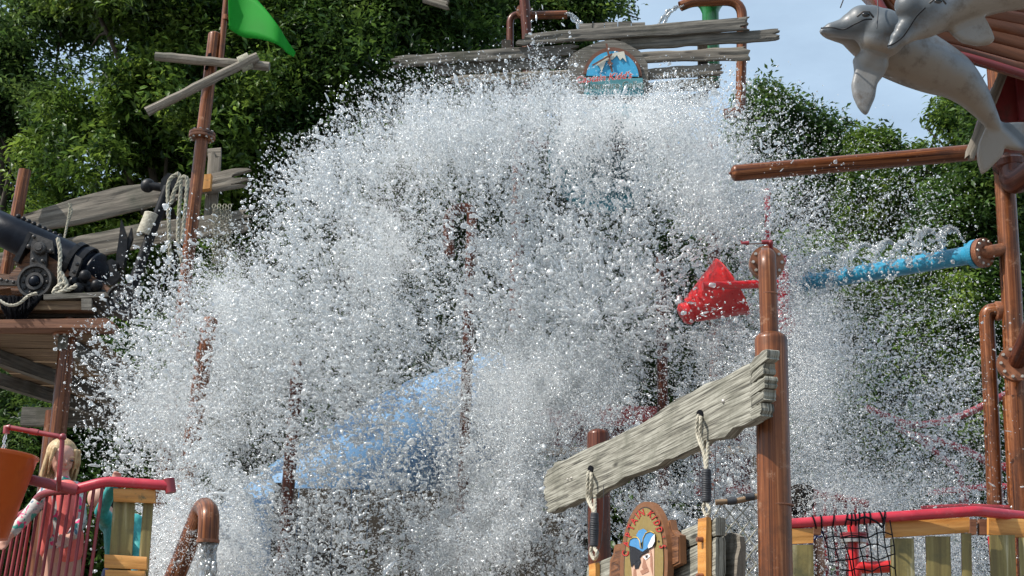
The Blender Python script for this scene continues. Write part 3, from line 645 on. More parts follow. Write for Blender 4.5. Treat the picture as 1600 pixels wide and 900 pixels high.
for q, (a, b, wd_) in enumerate((((39, 266), (10, 425), 19),)):
    P0 = W(*a, YC + .05); P1 = W(*b, YC + .05); MB().tube([P0, P1, to_ground(P0, P1)], wd_ * .5 * mpp(P0), 16).build('rail_post', 'pipe', root)
px_plank(324, 232, 246, 345, 230, 246, YC + .32, th=.05, ni=4).build('upright_board', 'wood_grey', root)
m = plank_surf([W(325, 238, YC + .3), W(318, 340, YC + .3)], [W(346, 232, YC + .3), W(338, 340, YC + .3)], n, .05, 5, (.12, 0), .008, 20, 5, .005); m.build('upright_board', 'wood_grey', root)
MB().box(W(322, 286, YC + .1), (.06, 0, .01), (0, .05, 0), (0, 0, .09)).build('clamp_block', 'wood_orange', root)

def coil(name, label, strands, w_, mt='rope_dark', Y=YC - .05, cat='rope'):
    m = MB()
    for s in strands: m.rope([W(x, y, Y) for x, y in s], w_ * .5 * mpp(W(200, 300, Y)))
    return m.build(name, mt, label=label, cat=cat)
coil('hanging_rope', 'knotted double rope hanging beside the leaning mast', [[(277, 272), (266, 280), (262, 300), (264, 350), (266, 420)], [(277, 270), (281, 280), (272, 300), (268, 315), (263, 320)], [(285, 410), (278, 370), (282, 300), (283, 280), (292, 280), (290, 320), (284, 380)]], 6.8, 'rope_dark', YM - .3)
coil('tied_rope', 'thin rope tied round the upper plank and dropping toward the cannon', [[(110, 318), (106, 345), (100, 375), (98, 382)], [(107, 318), (112, 330), (105, 350)]], 4)
# hanging chain bundle
m = MB()
for k in range(7):
    x0 = 334 + k * 4.2
    for q in range(14):
        y0 = 322 + q * 6.6 + (k % 2) * 3; c = W(x0 + random.uniform(-1, 1), y0, YC); rr = .022; m.tube([c + Vector((math.cos(t / 6 * 6.283) * rr * (.5 if q % 2 else .9), math.sin(t / 6 * 6.283) * .01, math.sin(t / 6 * 6.283) * rr * 1.4)) for t in range(6)], .006, 4, closed=True)
m.build('chain_bundle', 'rope_dark', label='bundle of pale hanging chains right of the leaning mast', cat='chain', kind='stuff')
# anchor
an = thing('anchor', W(205, 470, YC - .1), 'black ship anchor leaning on the rail with pale rope bound round its shank', 'anchor')
m = MB(); m.tube([W(262, 292, YC - .1), W(205, 452, YC - .1)], [.055, .065], 8); m.build('shank', 'black_iron', an)
m = MB(); m.tube([W(231, 290, YC - .05), W(300, 300, YC - .05)], .05, 10); m.ball(W(231, 290, YC - .05), .085, sq=(1, .6, 1)); m.slab([W(x, y, YC - .12) for x, y in ((250, 296), (252, 280), (262, 270), (274, 272), (276, 292), (262, 300))], (0, -1, 0), .12); m.build('stock', 'black_iron', an)
m = MB(); m.slab([W(x, y, YC - .15) for x, y in ((189, 342), (194, 358), (199, 372), (198, 392), (192, 418), (180, 420), (182, 396), (186, 370))], (0, -1, 0), .07); m.build('fluke', 'black_iron', an)
m = MB(); m.slab([W(x, y, YC - .13) for x, y in ((205, 355), (207, 372), (200, 390), (194, 415), (186, 425), (190, 400), (198, 376))], (0, -1, 0), .06); m.build('fluke', 'black_iron', an)
m = MB(); m.slab([W(x, y, YC - .2) for x, y in ((166, 408), (174, 404), (184, 410), (182, 422), (190, 430), (176, 446), (164, 444), (172, 428))], (0, -1, 0), .08); m.build('crown_plate', 'black_iron', an)
m = MB()
for k in range(15):
    c = W(238, 336, YC - .1).lerp(W(226, 366, YC - .1), k / 14); ax = (W(262, 292, YC - .1) - W(205, 452, YC - .1)).normalized(); b1 = Vector((0, 1, 0)); b2 = ax.cross(b1)
    m.tube([c + (b1 * math.cos(t / 12 * 6.283) + b2 * math.sin(t / 12 * 6.283)) * .082 for t in range(12)], .014, 6, closed=True)
m.build('rope_binding', 'rope', an)

# cannon
cn = thing('cannon', W(60, 470, YC - .6), 'blue-black cannon on a carved brown carriage with round iron hub', 'cannon')
yb = YC - .75
P0 = W(-45, 335, yb); P1 = W(158, 432, yb); ax = (P1 - P0).normalized(); L0 = (P1 - P0).length; u = mpp(P0)
prof = [(0, 0), (24 * u, 0), (27 * u, L0 * .35), (29 * u, L0 * .6), (30 * u, L0 * .8), (33 * u, L0 * .84), (33 * u, L0 * .87), (29 * u, L0 * .885), (29 * u, L0 * .92), (33 * u, L0 * .93), (33 * u, L0 * .955), (26 * u, L0 * .97), (22 * u, L0 * 1.0), (13 * u, L0 * 1.03), (0, L0 * 1.045)]
m = MB(); m.lathe(P0, ax, prof, 28, True); m.build('barrel', 'barrel', cn)
m = MB()
for t in np.linspace(.3, .62, 9):
    q = P0.lerp(P1, t) + Vector((.0, -.03, .0)) + ax.cross(Vector((0, 1, 0))) * -(.0) + Vector((ax.z * -1, 0, ax.x)) * 28 * u; m.ball(q, .03, 8, 6)
m.build('rivet_row', 'black_iron', cn, kind='stuff')
for xx in (118, 132):
    c = P0.lerp(P1, (xx + 45) / 203); m = MB(); m.lathe(c, ax, [(32 * u, -.03), (36 * u, -.03), (36 * u, .03), (32 * u, .03)], 24); m.build('barrel_band', 'black_iron', cn)
yf = YC - 1.02
def cs(pts, y, th, name, mt, par=cn): return MB().slab([W(a, b, y) for a, b in pts], (0, -1, 0), th).build(name, mt, par)
cs(((14, 430), (48, 392), (80, 400), (96, 396), (120, 412), (112, 430), (92, 436), (100, 458), (18, 460)), yf + .08, .35, 'carriage_cheek', 'carve')
cs(((90, 398), (94, 390), (120, 398), (113, 430), (96, 424)), yf + .1, .3, 'carriage_side', 'carve')
cs(((-30, 424), (30, 430), (30, 448), (-30, 456)), yf + .1, .3, 'carriage_tail', 'carve')
cs(((128, 428), (140, 428), (175, 452), (168, 462), (150, 452), (128, 450)), yf + .1, .3, 'carriage_nose', 'carve')
cs(((46, 362), (82, 376), (84, 396), (74, 394), (72, 420), (62, 422), (46, 420), (48, 388), (38, 386), (42, 372)), yf, .06, 'trunnion_bracket', 'bracket')
cs(((44, 362), (50, 365), (28, 410), (20, 406), (36, 380)), yf - .01, .12, 'edge_plate', 'black_iron')
cs(((118, 398), (128, 404), (117, 434), (107, 430)), yf, .06, 'strap', 'bracket')
cs(((-30, 434), (26, 438), (26, 446), (-30, 444)), yf, .05, 'strap', 'bracket')
m = MB()
for a, b, r_ in ((53, 370, 3.4), (45, 385, 3.4), (80, 392, 3.4), (52, 406, 3.4), (67, 408, 3.4), (121, 413, 3.2), (116, 425, 3.2), (2, 437, 2.8), (11, 439, 2.8), (21, 441, 2.8)): m.ball(W(a, b, yf - .035), r_ * u, 10, 7)
m.build('bracket_bolts', 'bracket', cn, kind='stuff')
m = MB(); m.lathe(W(62, 388, yf - .04), (0, -1, 0), [(0, .05), (5 * u, .05), (6.5 * u, .03), (8 * u, .03), (9.5 * u, .015), (10 * u, -.02)], 22); m.build('trunnion_boss', 'bracket', cn)
def hub(cx, cy, R_, par):
    c = W(cx, cy, yf - .06); k = R_ * u
    MB().lathe(c, (0, -1, 0), [(k, -.25), (k, .03), (k * .96, .06), (k * .84, .06), (k * .8, .02), (k * .5, .01), (k * .5, .05), (k * .34, .05), (k * .32, .02)], 32).build('wheel_hub', 'bracket', par)
    m = MB(); m.ball(c + Vector((0, -.05, 0)), k * .3, 16, 10, (1, .6, 1)); m.build('hub_boss', 'barrel', par)
    m = MB()
    for q in range(10): m.ball(c + Vector((math.cos(q * .628) * k * .66, -.02, math.sin(q * .628) * k * .66)), k * .1, 8, 6)
    m.build('hub_rivets', 'bracket', par, kind='stuff')
hub(56, 441, 27, cn); hub(191, 468, 24, cn)
coil('cannon_rope', 'pale twisted rope knotted at the cannon carriage beside the cannonballs', [[(90, 372), (94, 395), (93, 430), (95, 452)], [(95, 425), (104, 445), (98, 455), (84, 458), (90, 448), (102, 440), (96, 432)], [(96, 455), (108, 452), (120, 446)]], 7, 'rope', yf - .12)
for q, (a, b) in enumerate(((133, 431), (116, 441), (127, 440), (122, 451), (108, 452), (141, 453), (151, 446), (158, 461), (134, 447))):
    lab = ['rust-topped cannonball, highest of the pile', 'cannonball at the second row behind the rope knot', 'cannonball in the middle of the pile under the topmost one', 'large cannonball at the front centre of the pile', 'cannonball half hidden behind the pale rope end', 'dark cannonball right of the front centre ball', 'cannonball resting against the carved nose', 'cannonball lying lowest, by the second hub', 'cannonball wedged deep inside the pile'][q]
    MB().ball(W(a, b, yf - .05 + .05 * (q % 3)), 9.2 * u, 18, 12).build('cannonball', 'black_iron', label=lab, cat='cannonball', group='cannonballs piled beside the carriage')

# platform
pf = thing('cannon_platform', W(60, 900, YC - .5), 'raised timber platform carrying the cannon on a flanged bronze post', 'platform'); pf.location.z = 0
cs(((68, 460), (165, 456), (170, 463), (68, 468)), yf - .15, .8, 'ledge_board', 'wood_dark', pf)
cs(((-60, 470), (142, 470), (142, 484), (-60, 484)), yf - .1, .9, 'deck_beam', 'wood_under', pf)
cs(((127, 466), (143, 466), (143, 484), (127, 484)), yf - .16, .06, 'beam_end', 'wood_dark', pf)
cs(((-60, 486), (150, 486), (150, 495), (-60, 495)), yf + .05, .8, 'deck_beam', 'timber', pf)
cs(((-60, 500), (165, 497), (177, 503), (177, 513), (150, 512), (-60, 512)), yf - .2, .25, 'front_beam', 'wood_brown', pf)
zt = W(0, 512, yf).z
for k in range(13):                                   # deck boards seen from below
    y0 = yf + .05 + k * .33; MB().box((W(-60, 512, yf).x / 2 + W(150, 512, yf).x / 2 - .1, y0 + .15, zt - .03 + .004 * (k % 2)), (W(105, 512, yf).x / 2 - W(-120, 512, yf).x / 2, 0, 0), (0, .15, 0), (0, 0, .025)).build('deck_board', 'wood_under', pf)
for a, b, c_, d in ((-80, .0, 118, 3.9), (-200, .2, 20, 4.0), (100, 0, 160, 4.0)):
    pa = W(a, 512, yf); pb = W(c_, 512, yf); m = MB(); A_ = Vector((pa.x, yf + b, zt - .14)); B_ = Vector((pb.x, yf + d, zt - .14)); dd = (B_ - A_) / 2
    m.box((A_ + B_) / 2, dd, Vector((dd.y, -dd.x, 0)).normalized() * .05, (0, 0, .075)).build('joist', 'wood_dark', pf)
MB().box((W(20, 512, yf).x, yf + 4.2, zt - .16), (1.2, 0, 0), (0, .06, 0), (0, 0, .12)).build('back_beam', 'wood_dark', pf)
Pp = W(108, 512, yf + .1); Pq = W(90, 680, yf + .1); gq = to_ground(Pp, Pq)
MB().tube([Pp, gq], 12.8 * mpp(Pp), 20).build('platform_post', 'pipe2', pf); MB().tube([W(110, 497, yf + .1), Pp], 8 * u, 14).build('post_neck', 'pipe2', pf)
flange(pf, W(107, 520, yf + .1), Pp - Pq, 23 * u, .045, 10)
MB().tube([Vector((gq.x - 1.3, gq.y + 4, 0)), Vector((gq.x - 1.3, gq.y + 4, zt - .1))], .12).build('platform_post', 'pipe2', pf)
# bundle of black net hung under the cannon
P = []; k = 260
m = MB()
for q in range(k):
    a = random.uniform(0, 62); y0 = 462 + random.uniform(0, 6); bt_ = 505 - 26 * abs((a - 22) / 44) ** 1.6; pth = [W(a + random.uniform(-4, 4), y0, yf - .1 + random.uniform(-.1, .1)), W(a * .8 + 6 + random.uniform(-5, 5), (y0 + bt_) / 2, yf - .17 + random.uniform(-.08, .08)), W(a * .55 + 12 + random.uniform(-6, 6), bt_ + random.uniform(-12, 0), yf - .12)]
    m.tube(pth, .012, 4, caps=False)
m.build('black_net_bundle', 'net', label='bundled black net drooping from the edge of the cannon platform', cat='net', kind='stuff')
MB().rope([W(x, y, yf - .32) for x, y in ((-20, 455), (0, 470), (15, 477), (30, 474), (45, 462), (58, 458))], 2.4 * u).build('looped_rope', 'rope', label='pale rope looping across the black net under the cannon', cat='rope')

# ================================================================== BOTTOM-LEFT BALCONY (distance 8)
YF = 8.
deck_z = W(95, 1035, 8.3).z
bal = thing('left_balcony', W(120, 900, YF), 'red railed balcony with thin bars and an orange and olive board panel', 'balcony'); bal.location.z = 0
m = MB(); m.tube([W(27, 745, YF - .12), W(120, 766, YF - .04)], 8.2 * mpp(W(100, 760, YF)), 16); m.ball(W(27, 745, YF - .12), 9.4 * mpp(W(100, 760, YF))); m.build('stub_rail', 'red_dull', bal)
MB().tube(fillet([W(118, 765, YF), W(166, 752, YF), W(268, 759, YF)], .05), 8.2 * mpp(W(100, 760, YF)), 16).build('top_rail', 'red', bal)
m = MB(); m.tube([W(264, 748, YF), W(267, 770, YF)], 8.6 * mpp(W(100, 760, YF)), 14); m.build('rail_end', 'red_dull', bal)
MB().tube(catmull([W(118, 768, YF + .05), W(90, 768, YF + .1), W(62, 775, YF + .2), W(40, 800, YF + .45), W(-20, 830, YF + .6)]), 6 * mpp(W(100, 760, YF)), 12).build('curved_rail', 'red_dull', bal)
def vbar(px, py, Y, r_, name, mt, par):
    p = W(px, py, Y); MB().tube([Vector((p.x, p.y, p.z)), Vector((p.x - .004, p.y, deck_z))], r_, 8).build(name, mt, par)
for xx, yy, dY in ((160, 760, 0), (147, 762, 0), (134, 765, 0), (122, 768, .02), (110, 770, .05), (98, 771, .08), (86, 772, .12), (74, 774, .17), (62, 778, .22), (51, 790, .3), (42, 800, .38), (33, 808, .44), (24, 815, .5), (14, 820, .54), (4, 825, .57)):
    p = W(xx, yy, YF + dY); q = p + Vector((-.035 - .00015 * (160 - xx), 0, 0)); q.z = deck_z; MB().tube([p, q], .0095, 8).build('bar', 'red_dull', bal)
def brd(xl, yl0, yl1, xr, yr0, yr1, Y, mt, par, name='board', th=.03, **k): return px_plank(xl, yl0, yl1, xr, yr0, yr1, Y, th=th, relief=.0015, ni=14, nj=5, **k).build(name, mt, par)
brd(177, 763, 783, 242, 765, 786, YF, 'wood_orange', bal, 'cap_board'); brd(163, 866, 887, 229, 870, 890, YF, 'wood_orange', bal, 'lower_board'); brd(164, 890, 925, 226, 892, 925, YF - .01, 'wood_orange', bal, 'lower_board')
def vboard(xt0, xt1, yt, xb0, xb1, yb_, Y, mt, par, name='slat'):
    n = Vector((0, -1, 0)); return plank_surf([W(xt0, yt, Y), W(xb0, yb_, Y)], [W(xt1, yt, Y), W(xb1, yb_, Y)], n, .022, random.random() * 40, (0, 0), .0012, 10, 5).build(name, mt, par)
vboard(178, 211, 770, 168, 203, 905, YF + .05, 'wood_olive', bal); vboard(225, 240, 770, 214, 230, 905, YF + .05, 'wood_olive', bal)
MB().box((W(140, 900, YF).x - .3, YF + 1.0, deck_z - .05), (1.25, 0, 0), (0, 1.05, 0), (0, 0, .04)).build('deck_floor', 'wood_under', bal)
for dx, dy in ((-1.3, .1), (.8, .1), (-1.3, 1.9), (.8, 1.9)):
    x_ = W(140, 900, YF).x - .3 + dx; MB().tube([(x_, YF + dy, 0), (x_, YF + dy, deck_z - .09)], .07, 12).build('deck_leg', 'pipe2', bal)
# thin red water pipe with nozzle
wp = thing('thin_red_pipe', W(92, 760, YF - .25), 'thin red pipe with downturned nozzle in front of the blond girl', 'pipe')
Yt = YF - .25; u8 = mpp(W(100, 760, Yt))
MB().tube(fillet([W(10, 676, Yt), W(10, 667, Yt), W(98, 683, Yt), W(92, 750, Yt), W(92, 765, YF - .1)], .03), 4 * u8, 12).build('pipe_body', 'red_dull', wp)
m = MB(); m.tube([W(10, 677, Yt), W(10, 668, Yt), W(16, 668, Yt)], 5.4 * u8, 12); m.ball(W(98, 683, Yt), 6 * u8); m.tube([W(46, 673.5, Yt), W(60, 676, Yt)], 5 * u8, 12); m.build('pipe_joint', 'red_dull', wp)
m = MB(); pts = resample([W(9, 675, Yt), W(7, 690, Yt), W(3, 712, Yt), W(0, 740, Yt)], .008); m.tube([p + Vector((random.uniform(-.003, .003), 0, 0)) for p in pts], [random.uniform(.004, .011) for _ in pts], 7); m.build('water_trickle', 'stream', label='thin trickle of water falling from the red nozzle into the orange bucket', cat='water')
# orange bucket
bk = thing('orange_bucket', W(-32, 845, YF - .3), 'big orange plastic tipping bucket at the left edge', 'bucket')
c0 = W(-52, 840, YF - .3); hh = W(-30, 711, YF - .3).z - c0.z
MB().lathe(c0, (.0, 0, 1), [(0, 0), (60 * u8, 0), (92 * u8, hh), (94 * u8, hh), (94 * u8, hh - .008), (90 * u8, hh - .02), (58 * u8, .02), (0, .02)], 40, True).build('bucket_body', 'orange', bk)

# bronze bent spout
ub = mpp(W(320, 820, 9.5)); sp = thing('bent_bronze_spout', to_ground(W(300, 830, 9.9), W(262, 920, 9.9)), 'bronze bent-over spout standing in the spray near the left balcony', 'spout')
bpt = to_ground(W(300, 830, 9.9), W(262, 925, 9.9))
MB().tube(fillet([bpt, W(318, 790, 9.8), W(327, 802, 9.5), W(325, 847, 9.5)], .11, 10), 16.5 * ub, 22, caps=False).build('spout_pipe', 'pipe', sp)
MB().lathe(W(325, 846, 9.5), (0, 0, 1), [(17.5 * ub, -.01), (17.8 * ub, .0), (17.8 * ub, .012), (16 * ub, .012), (15.5 * ub, -.01), (17.5 * ub, -.01)], 28).build('outlet_rim', 'copper', sp)

# ================================================================== BODIES (one continuous surface each)
def blob(name, prims, m, parent=None, voxel=.008, smooth=6, color=None, **tags):
    """prims: ('c', a, b, ra, rb) tapered limb, ('e', centre, (rx,ry,rz), rotation matrix or None), ('m', MB)"""
    k = MB()
    for p in prims:
        if p[0] == 'c':
            a, b, ra, rb = Vector(p[1]), Vector(p[2]), p[3], p[4]; k.ball(a, ra, 16, 10); k.ball(b, rb, 16, 10); k.tube([a, a.lerp(b, .5), b], [ra, (ra + rb) / 2, rb], 16)
        elif p[0] == 'e':
            o = len(k.v); k.ball((0, 0, 0), 1, 18, 12); r3 = p[3] or Matrix.Identity(3)
            for i in range(o, len(k.v)): q = Vector(k.v[i]); k.v[i] = tuple(Vector(p[1]) + r3 @ Vector((q.x * p[2][0], q.y * p[2][1], q.z * p[2][2])))
        else: k.add(p[1].v, p[1].f)
    o = k.build(name, m, parent, **tags)
    r = o.modifiers.new('r', 'REMESH'); r.mode = 'VOXEL'; r.voxel_size = voxel; r.use_smooth_shade = True
    if smooth: s = o.modifiers.new('s', 'SMOOTH'); s.iterations = smooth; s.factor = .5
    dg = bpy.context.evaluated_depsgraph_get(); me = bpy.data.meshes.new_from_object(o.evaluated_get(dg)); o.modifiers.clear(); old = o.data; o.data = me; bpy.data.meshes.remove(old); me.name = name
    if not me.materials: me.materials.append(M[m] if isinstance(m, str) else m)
    if color:
        a = me.attributes.new('paint', 'FLOAT', 'POINT'); base = root_loc(parent) if parent else Vector(); a.data.foreach_set('value', [color(v.co + base) for v in me.vertices])
    return o
def face_parts(par, c, s, fwd, skin='skin'):
    """eyes, brows and mouth on a head at c with half height s looking along fwd"""
    fwd = Vector(fwd).normalized(); side = fwd.cross(Vector((0, 0, 1))).normalized(); up = side.cross(fwd)
    for sg in (-1, 1):
        p = c + fwd * s * .80 + side * sg * s * .33 + up * s * .02
        MB().ball(p, s * .10, 12, 8, (1, 1, .7)).build('eye', 'eye', par)
        MB().tube([p + fwd * s * .04 + up * s * .19 + side * s * -.14, p + fwd * s * .10 + up * s * .23, p + fwd * s * .04 + up * s * .19 + side * s * .14], s * .025, 6).build('eyebrow', 'hair', par)
    q = c + fwd * s * .86 - up * s * .50
    MB().tube([q - side * s * .2 - fwd * s * .07, q, q + side * s * .2 - fwd * s * .07], [s * .02, s * .05, s * .02], 8).build('mouth', 'lip', par)
def head_prims(c, s, fwd):
    fwd = Vector(fwd).normalized(); side = fwd.cross(Vector((0, 0, 1))).normalized(); up = side.cross(fwd); r3 = Matrix((side, fwd, up)).transposed()
    return [('e', c + up * s * .12 - fwd * s * .06, (s * .76, s * .86, s * .86), r3), ('e', c - up * s * .34 + fwd * s * .16, (s * .56, s * .60, s * .62), r3), ('e', c - up * s * .12 + fwd * s * .86, (s * .10, s * .14, s * .17), r3),
            ('e', c + side * s * .74 - up * s * .05, (s * .08, s * .14, s * .2), r3), ('e', c - side * s * .74 - up * s * .05, (s * .08, s * .14, s * .2), r3), ('e', c - up * s * .82 + fwd * s * .5, (s * .2, s * .18, s * .14), r3),
            ('e', c - up * s * .32 + fwd * s * .5 + side * s * .3, (s * .22, s * .2, s * .22), r3), ('e', c - up * s * .32 + fwd * s * .5 - side * s * .3, (s * .22, s * .2, s * .22), r3)]
def hand_prims(wrist, d, palm_n, s, curl=.5):
    """palm, four fingers, thumb; d points from wrist to fingers"""
    d = Vector(d).normalized(); nrm = Vector(palm_n).normalized(); sd_ = d.cross(nrm).normalized(); P = [('c', wrist, wrist + d * s * .45, s * .16, s * .17), ('c', wrist + d * s * .2 + sd_ * s * .1, wrist + d * s * .45 + sd_ * s * .14, s * .13, s * .12), ('c', wrist + d * s * .2 - sd_ * s * .1, wrist + d * s * .45 - sd_ * s * .14, s * .13, s * .12)]
    for k, (o, l) in enumerate(((-.22, .36), (-.075, .44), (.075, .42), (.22, .33))):
        a = wrist + d * s * .5 + sd_ * s * o; b = a + (d * math.cos(curl * .6) - nrm * math.sin(curl * .6)) * s * l * .5; c = b + (d * math.cos(curl * 1.8) - nrm * math.sin(curl * 1.8)) * s * l * .5
        P += [('c', a, b, s * .075, s * .07), ('c', b, c, s * .07, s * .055)]
    a = wrist + d * s * .15 - sd_ * s * .2; b = a + (d * .6 - sd_ * .6 - nrm * .3).normalized() * s * .26; P += [('c', a, b, s * .09, s * .075), ('c', b, b + (d - nrm * .5).normalized() * s * .18, s * .075, s * .06)]
    return P

YG = 8.32; ug = mpp(W(95, 750, YG))
G = lambda x, y, dy=0: W(x, y, YG + dy)
girl = thing('person', (G(95, 900).x, YG, deck_z), 'blond child in coral and floral long-sleeved top standing at the red rail', 'person')
hc = G(97, 716); hs = 27 * ug; look = (.55, -.78, -.28)
fa = Vector(look).normalized()
elb = G(48, 800, -.12); wr_ = G(14, 838, -.2)
body = head_prims(hc, hs, look) + [('c', G(97, 738), G(96, 760), .040, .045), ('c', G(80, 768), G(114, 768), .050, .050), ('c', G(97, 775), G(96, 830), .088, .078), ('c', G(96, 830), G(96, 862), .08, .088),
    ('c', G(75, 770), elb, .040, .030), ('c', elb, wr_, .030, .022), ('c', G(119, 770), G(126, 815, -.04), .040, .030), ('c', G(126, 815, -.04), G(112, 838, -.16), .030, .022),
    ('c', G(86, 865), G(82, 950), .068, .046), ('c', G(82, 950), G(80, 1028), .044, .028), ('c', G(108, 865), G(110, 950), .068, .046), ('c', G(110, 950), G(110, 1028), .044, .028),
    ('c', G(80, 1031), G(80, 1033, -.13), .03, .025), ('c', G(110, 1031), G(112, 1033, -.13), .03, .025)]
body += hand_prims(wr_, G(2, 852, -.24) - wr_, (0, 1, 0), .12) + hand_prims(G(112, 838, -.16), G(100, 848, -.2) - G(112, 838, -.16), (0, 1, 0), .12)
blob('body', body, 'skin', girl, .0075, 4)
face_parts(girl, hc, hs, look)
side = fa.cross(Vector((0, 0, 1))).normalized(); upv = side.cross(fa); r3 = Matrix((side, fa, upv)).transposed()
hp = [('e', hc + upv * hs * .30 - fa * hs * .24, (hs * .90, hs * .84, hs * .86), r3)]
for t in np.linspace(-1.0, 1.9, 30):                  # locks hanging round the back and sides
    d_ = (-fa * math.cos(t - .4) - side * math.sin(t - .4)); a_ = hc + upv * hs * .2 + d_ * hs * .80; l_ = random.uniform(1.25, 1.75)
    b_ = a_ - Vector((0, 0, 1)) * hs * l_ * .6 + d_ * hs * .18; c_ = b_ - Vector((.18, 0, 1)) * hs * l_ * .5 + d_ * hs * random.uniform(-.1, .15)
    hp += [('c', a_, b_, hs * .15, hs * .11), ('c', b_, c_, hs * .11, hs * .03)]
for o_ in (-.75, -.55, .7): # strands beside the face
    a_ = hc + upv * hs * .55 + fa * hs * .45 + side * hs * o_; b_ = hc - upv * hs * .1 + fa * hs * .55 + side * hs * (o_ * 1.15); c_ = hc - upv * hs * .95 + fa * hs * .42 + side * hs * (o_ * 1.1); hp += [('c', a_, b_, hs * .13, hs * .1), ('c', b_, c_, hs * .1, hs * .04)]
blob('hair', hp, 'hair', girl, .0045, 1)
blob('floral_top', [('c', G(78, 767), G(116, 767), .057, .057), ('c', G(97, 776), G(96, 835), .096, .090), ('c', G(96, 835), G(96, 850), .09, .094), ('c', G(75, 770), elb, .048, .038), ('c', elb, wr_ + (elb - wr_) * .2, .038, .031),
    ('c', G(119, 770), G(126, 815, -.04), .048, .038), ('c', G(126, 815, -.04), G(114, 835, -.145), .038, .031), ('c', G(97, 752), G(96, 770), .048, .06)], 'floral', girl, .008, 3)
blob('coral_vest', [('c', G(104, 770, -.035), G(110, 838, -.035), .075, .072), ('c', G(110, 838, -.03), G(108, 862, -.02), .074, .076), ('c', G(84, 772, -.035), G(80, 835, -.04), .055, .052), ('c', G(80, 835, -.04), G(76, 858), .052, .055)], 'coral', girl, .008, 3)

# child in teal behind the board panel
kid = thing('person', (W(190, 900, 8.5).x, 8.5, deck_z), 'child in teal long sleeves reaching one hand over the red rail behind the board panel', 'person')
K = lambda x, y, dy=0: W(x, y, 8.5 + dy); kc = K(158, 782, .1); ks = 25 * ug
kb = head_prims(kc, ks, (-.5, -.3, -.5)) + [('c', K(165, 800), K(172, 815), .045, .05), ('c', K(172, 818), K(208, 818), .05, .05), ('c', K(190, 830), K(192, 880), .092, .085), ('c', K(192, 880), K(192, 905), .085, .09),
    ('c', K(170, 815), K(158, 800, -.2), .04, .03), ('c', K(158, 800, -.2), K(176, 757, -.42), .03, .024), ('c', K(210, 820), K(218, 870, -.1), .04, .03), ('c', K(218, 870, -.1), K(205, 900, -.2), .03, .024),
    ('c', K(182, 905), K(180, 970), .065, .045), ('c', K(180, 970), K(180, 1020), .044, .03), ('c', K(204, 905), K(206, 970), .065, .045), ('c', K(206, 970), K(206, 1020), .044, .03)]
kb += hand_prims(K(177, 755, -.43), Vector((.25, .2, 1)), (-.3, 1, 0), .088, .8)
blob('body', kb, 'skin', kid, .008, 4); face_parts(kid, kc, ks, (-.5, -.3, -.5))
blob('hair', [('e', kc + Vector((.03, .03, .045)), (ks * .9, ks * .9, ks * .88), None), ('c', kc + Vector((.05, .06, 0)), K(172, 806, .08), ks * .6, ks * .3)], 'hair_dark', kid, .009, 2)
blob('teal_shirt', [('c', K(170, 818), K(210, 818), .058, .058), ('c', K(190, 832), K(192, 882), .102, .096), ('c', K(192, 882), K(192, 895), .096, .1), ('c', K(170, 815), K(158, 800, -.2), .049, .039), ('c', K(158, 800, -.2), K(175, 762, -.41), .039, .032),
    ('c', K(210, 820), K(218, 870, -.1), .049, .039), ('c', K(218, 870, -.1), K(207, 896, -.19), .039, .032)], 'teal_cloth', kid, .009, 3)
blob('navy_shorts', [('c', K(184, 902), K(200, 902), .095, .095), ('c', K(181, 908), K(180, 950), .075, .07), ('c', K(205, 908), K(206, 950), .075, .07)], 'navy', kid, .011, 2)

# ================================================================== STRUCTURES SEEN THROUGH THE WATER
# tipping bucket that dumped the water
tb = thing('tipping_bucket', W(930, 240, 15.6), 'huge teal tipping bucket hidden behind the crest of the splash', 'bucket'); ut = mpp(W(930, 240, 15.6)); c0 = W(960, 225, 15.9)
ax = Vector((-.25, -.72, -.62)).normalized()
MB().lathe(c0, ax, [(0, -.55), (.34, -.5), (.46, .1), (.6, .62), (.63, .62), (.63, .66), (.57, .66), (.42, .1), (.3, -.42), (0, -.46)], 36, True).build('bucket_body', 'teal', tb)
MB().tube([c0 + Vector((-1.05, .1, 0)), c0 + Vector((1.1, .1, 0))], .05, 14).build('axle', 'pipe_red', tb)
fr = thing('bucket_frame', (c0.x, c0.y, 0), 'bronze portal frame holding the tipping bucket behind the water', 'frame')
for sx in (-1.1, 1.15): MB().tube([c0 + Vector((sx, .12, .15)), Vector((c0.x + sx, c0.y + .12, 0))], .075, 16).build('frame_post', 'pipe_red', fr)
pole = lambda nm, lb, a, b, wpx, Y, mt: (lambda P0, P1: MB().dome_tube(to_ground(P0, P1), P0, wpx * .5 * mpp(P0), 16).build(nm, mt, label=lb, cat='pole'))(W(*a, Y), W(*b, Y))
pole('bronze_pole', 'bronze pole standing in the spray just right of the leaning mast', (328, 495), (300, 690), 26, 12.0, 'pipe')
pole('bronze_pole', 'bronze pole crossing in front of the lower end of the blue slide', (466, 560), (450, 765), 20, 12.2, 'pipe_red')
pole('bronze_pole', 'brown pole glimpsed through the water right of the splash centre', (1033, 398), (1036, 700), 17, 12.9, 'pipe_red')
t, P, r = pipe_thing('hooked_red_pipe', 'red-brown pipe with hooked head half hidden by the middle of the splash', [(702, 400, 12.7), (700, 330, 12.7), (738, 322, 12.7), (727, 660, 12.7)], 17, 'pipe_red', .14, ground=True)
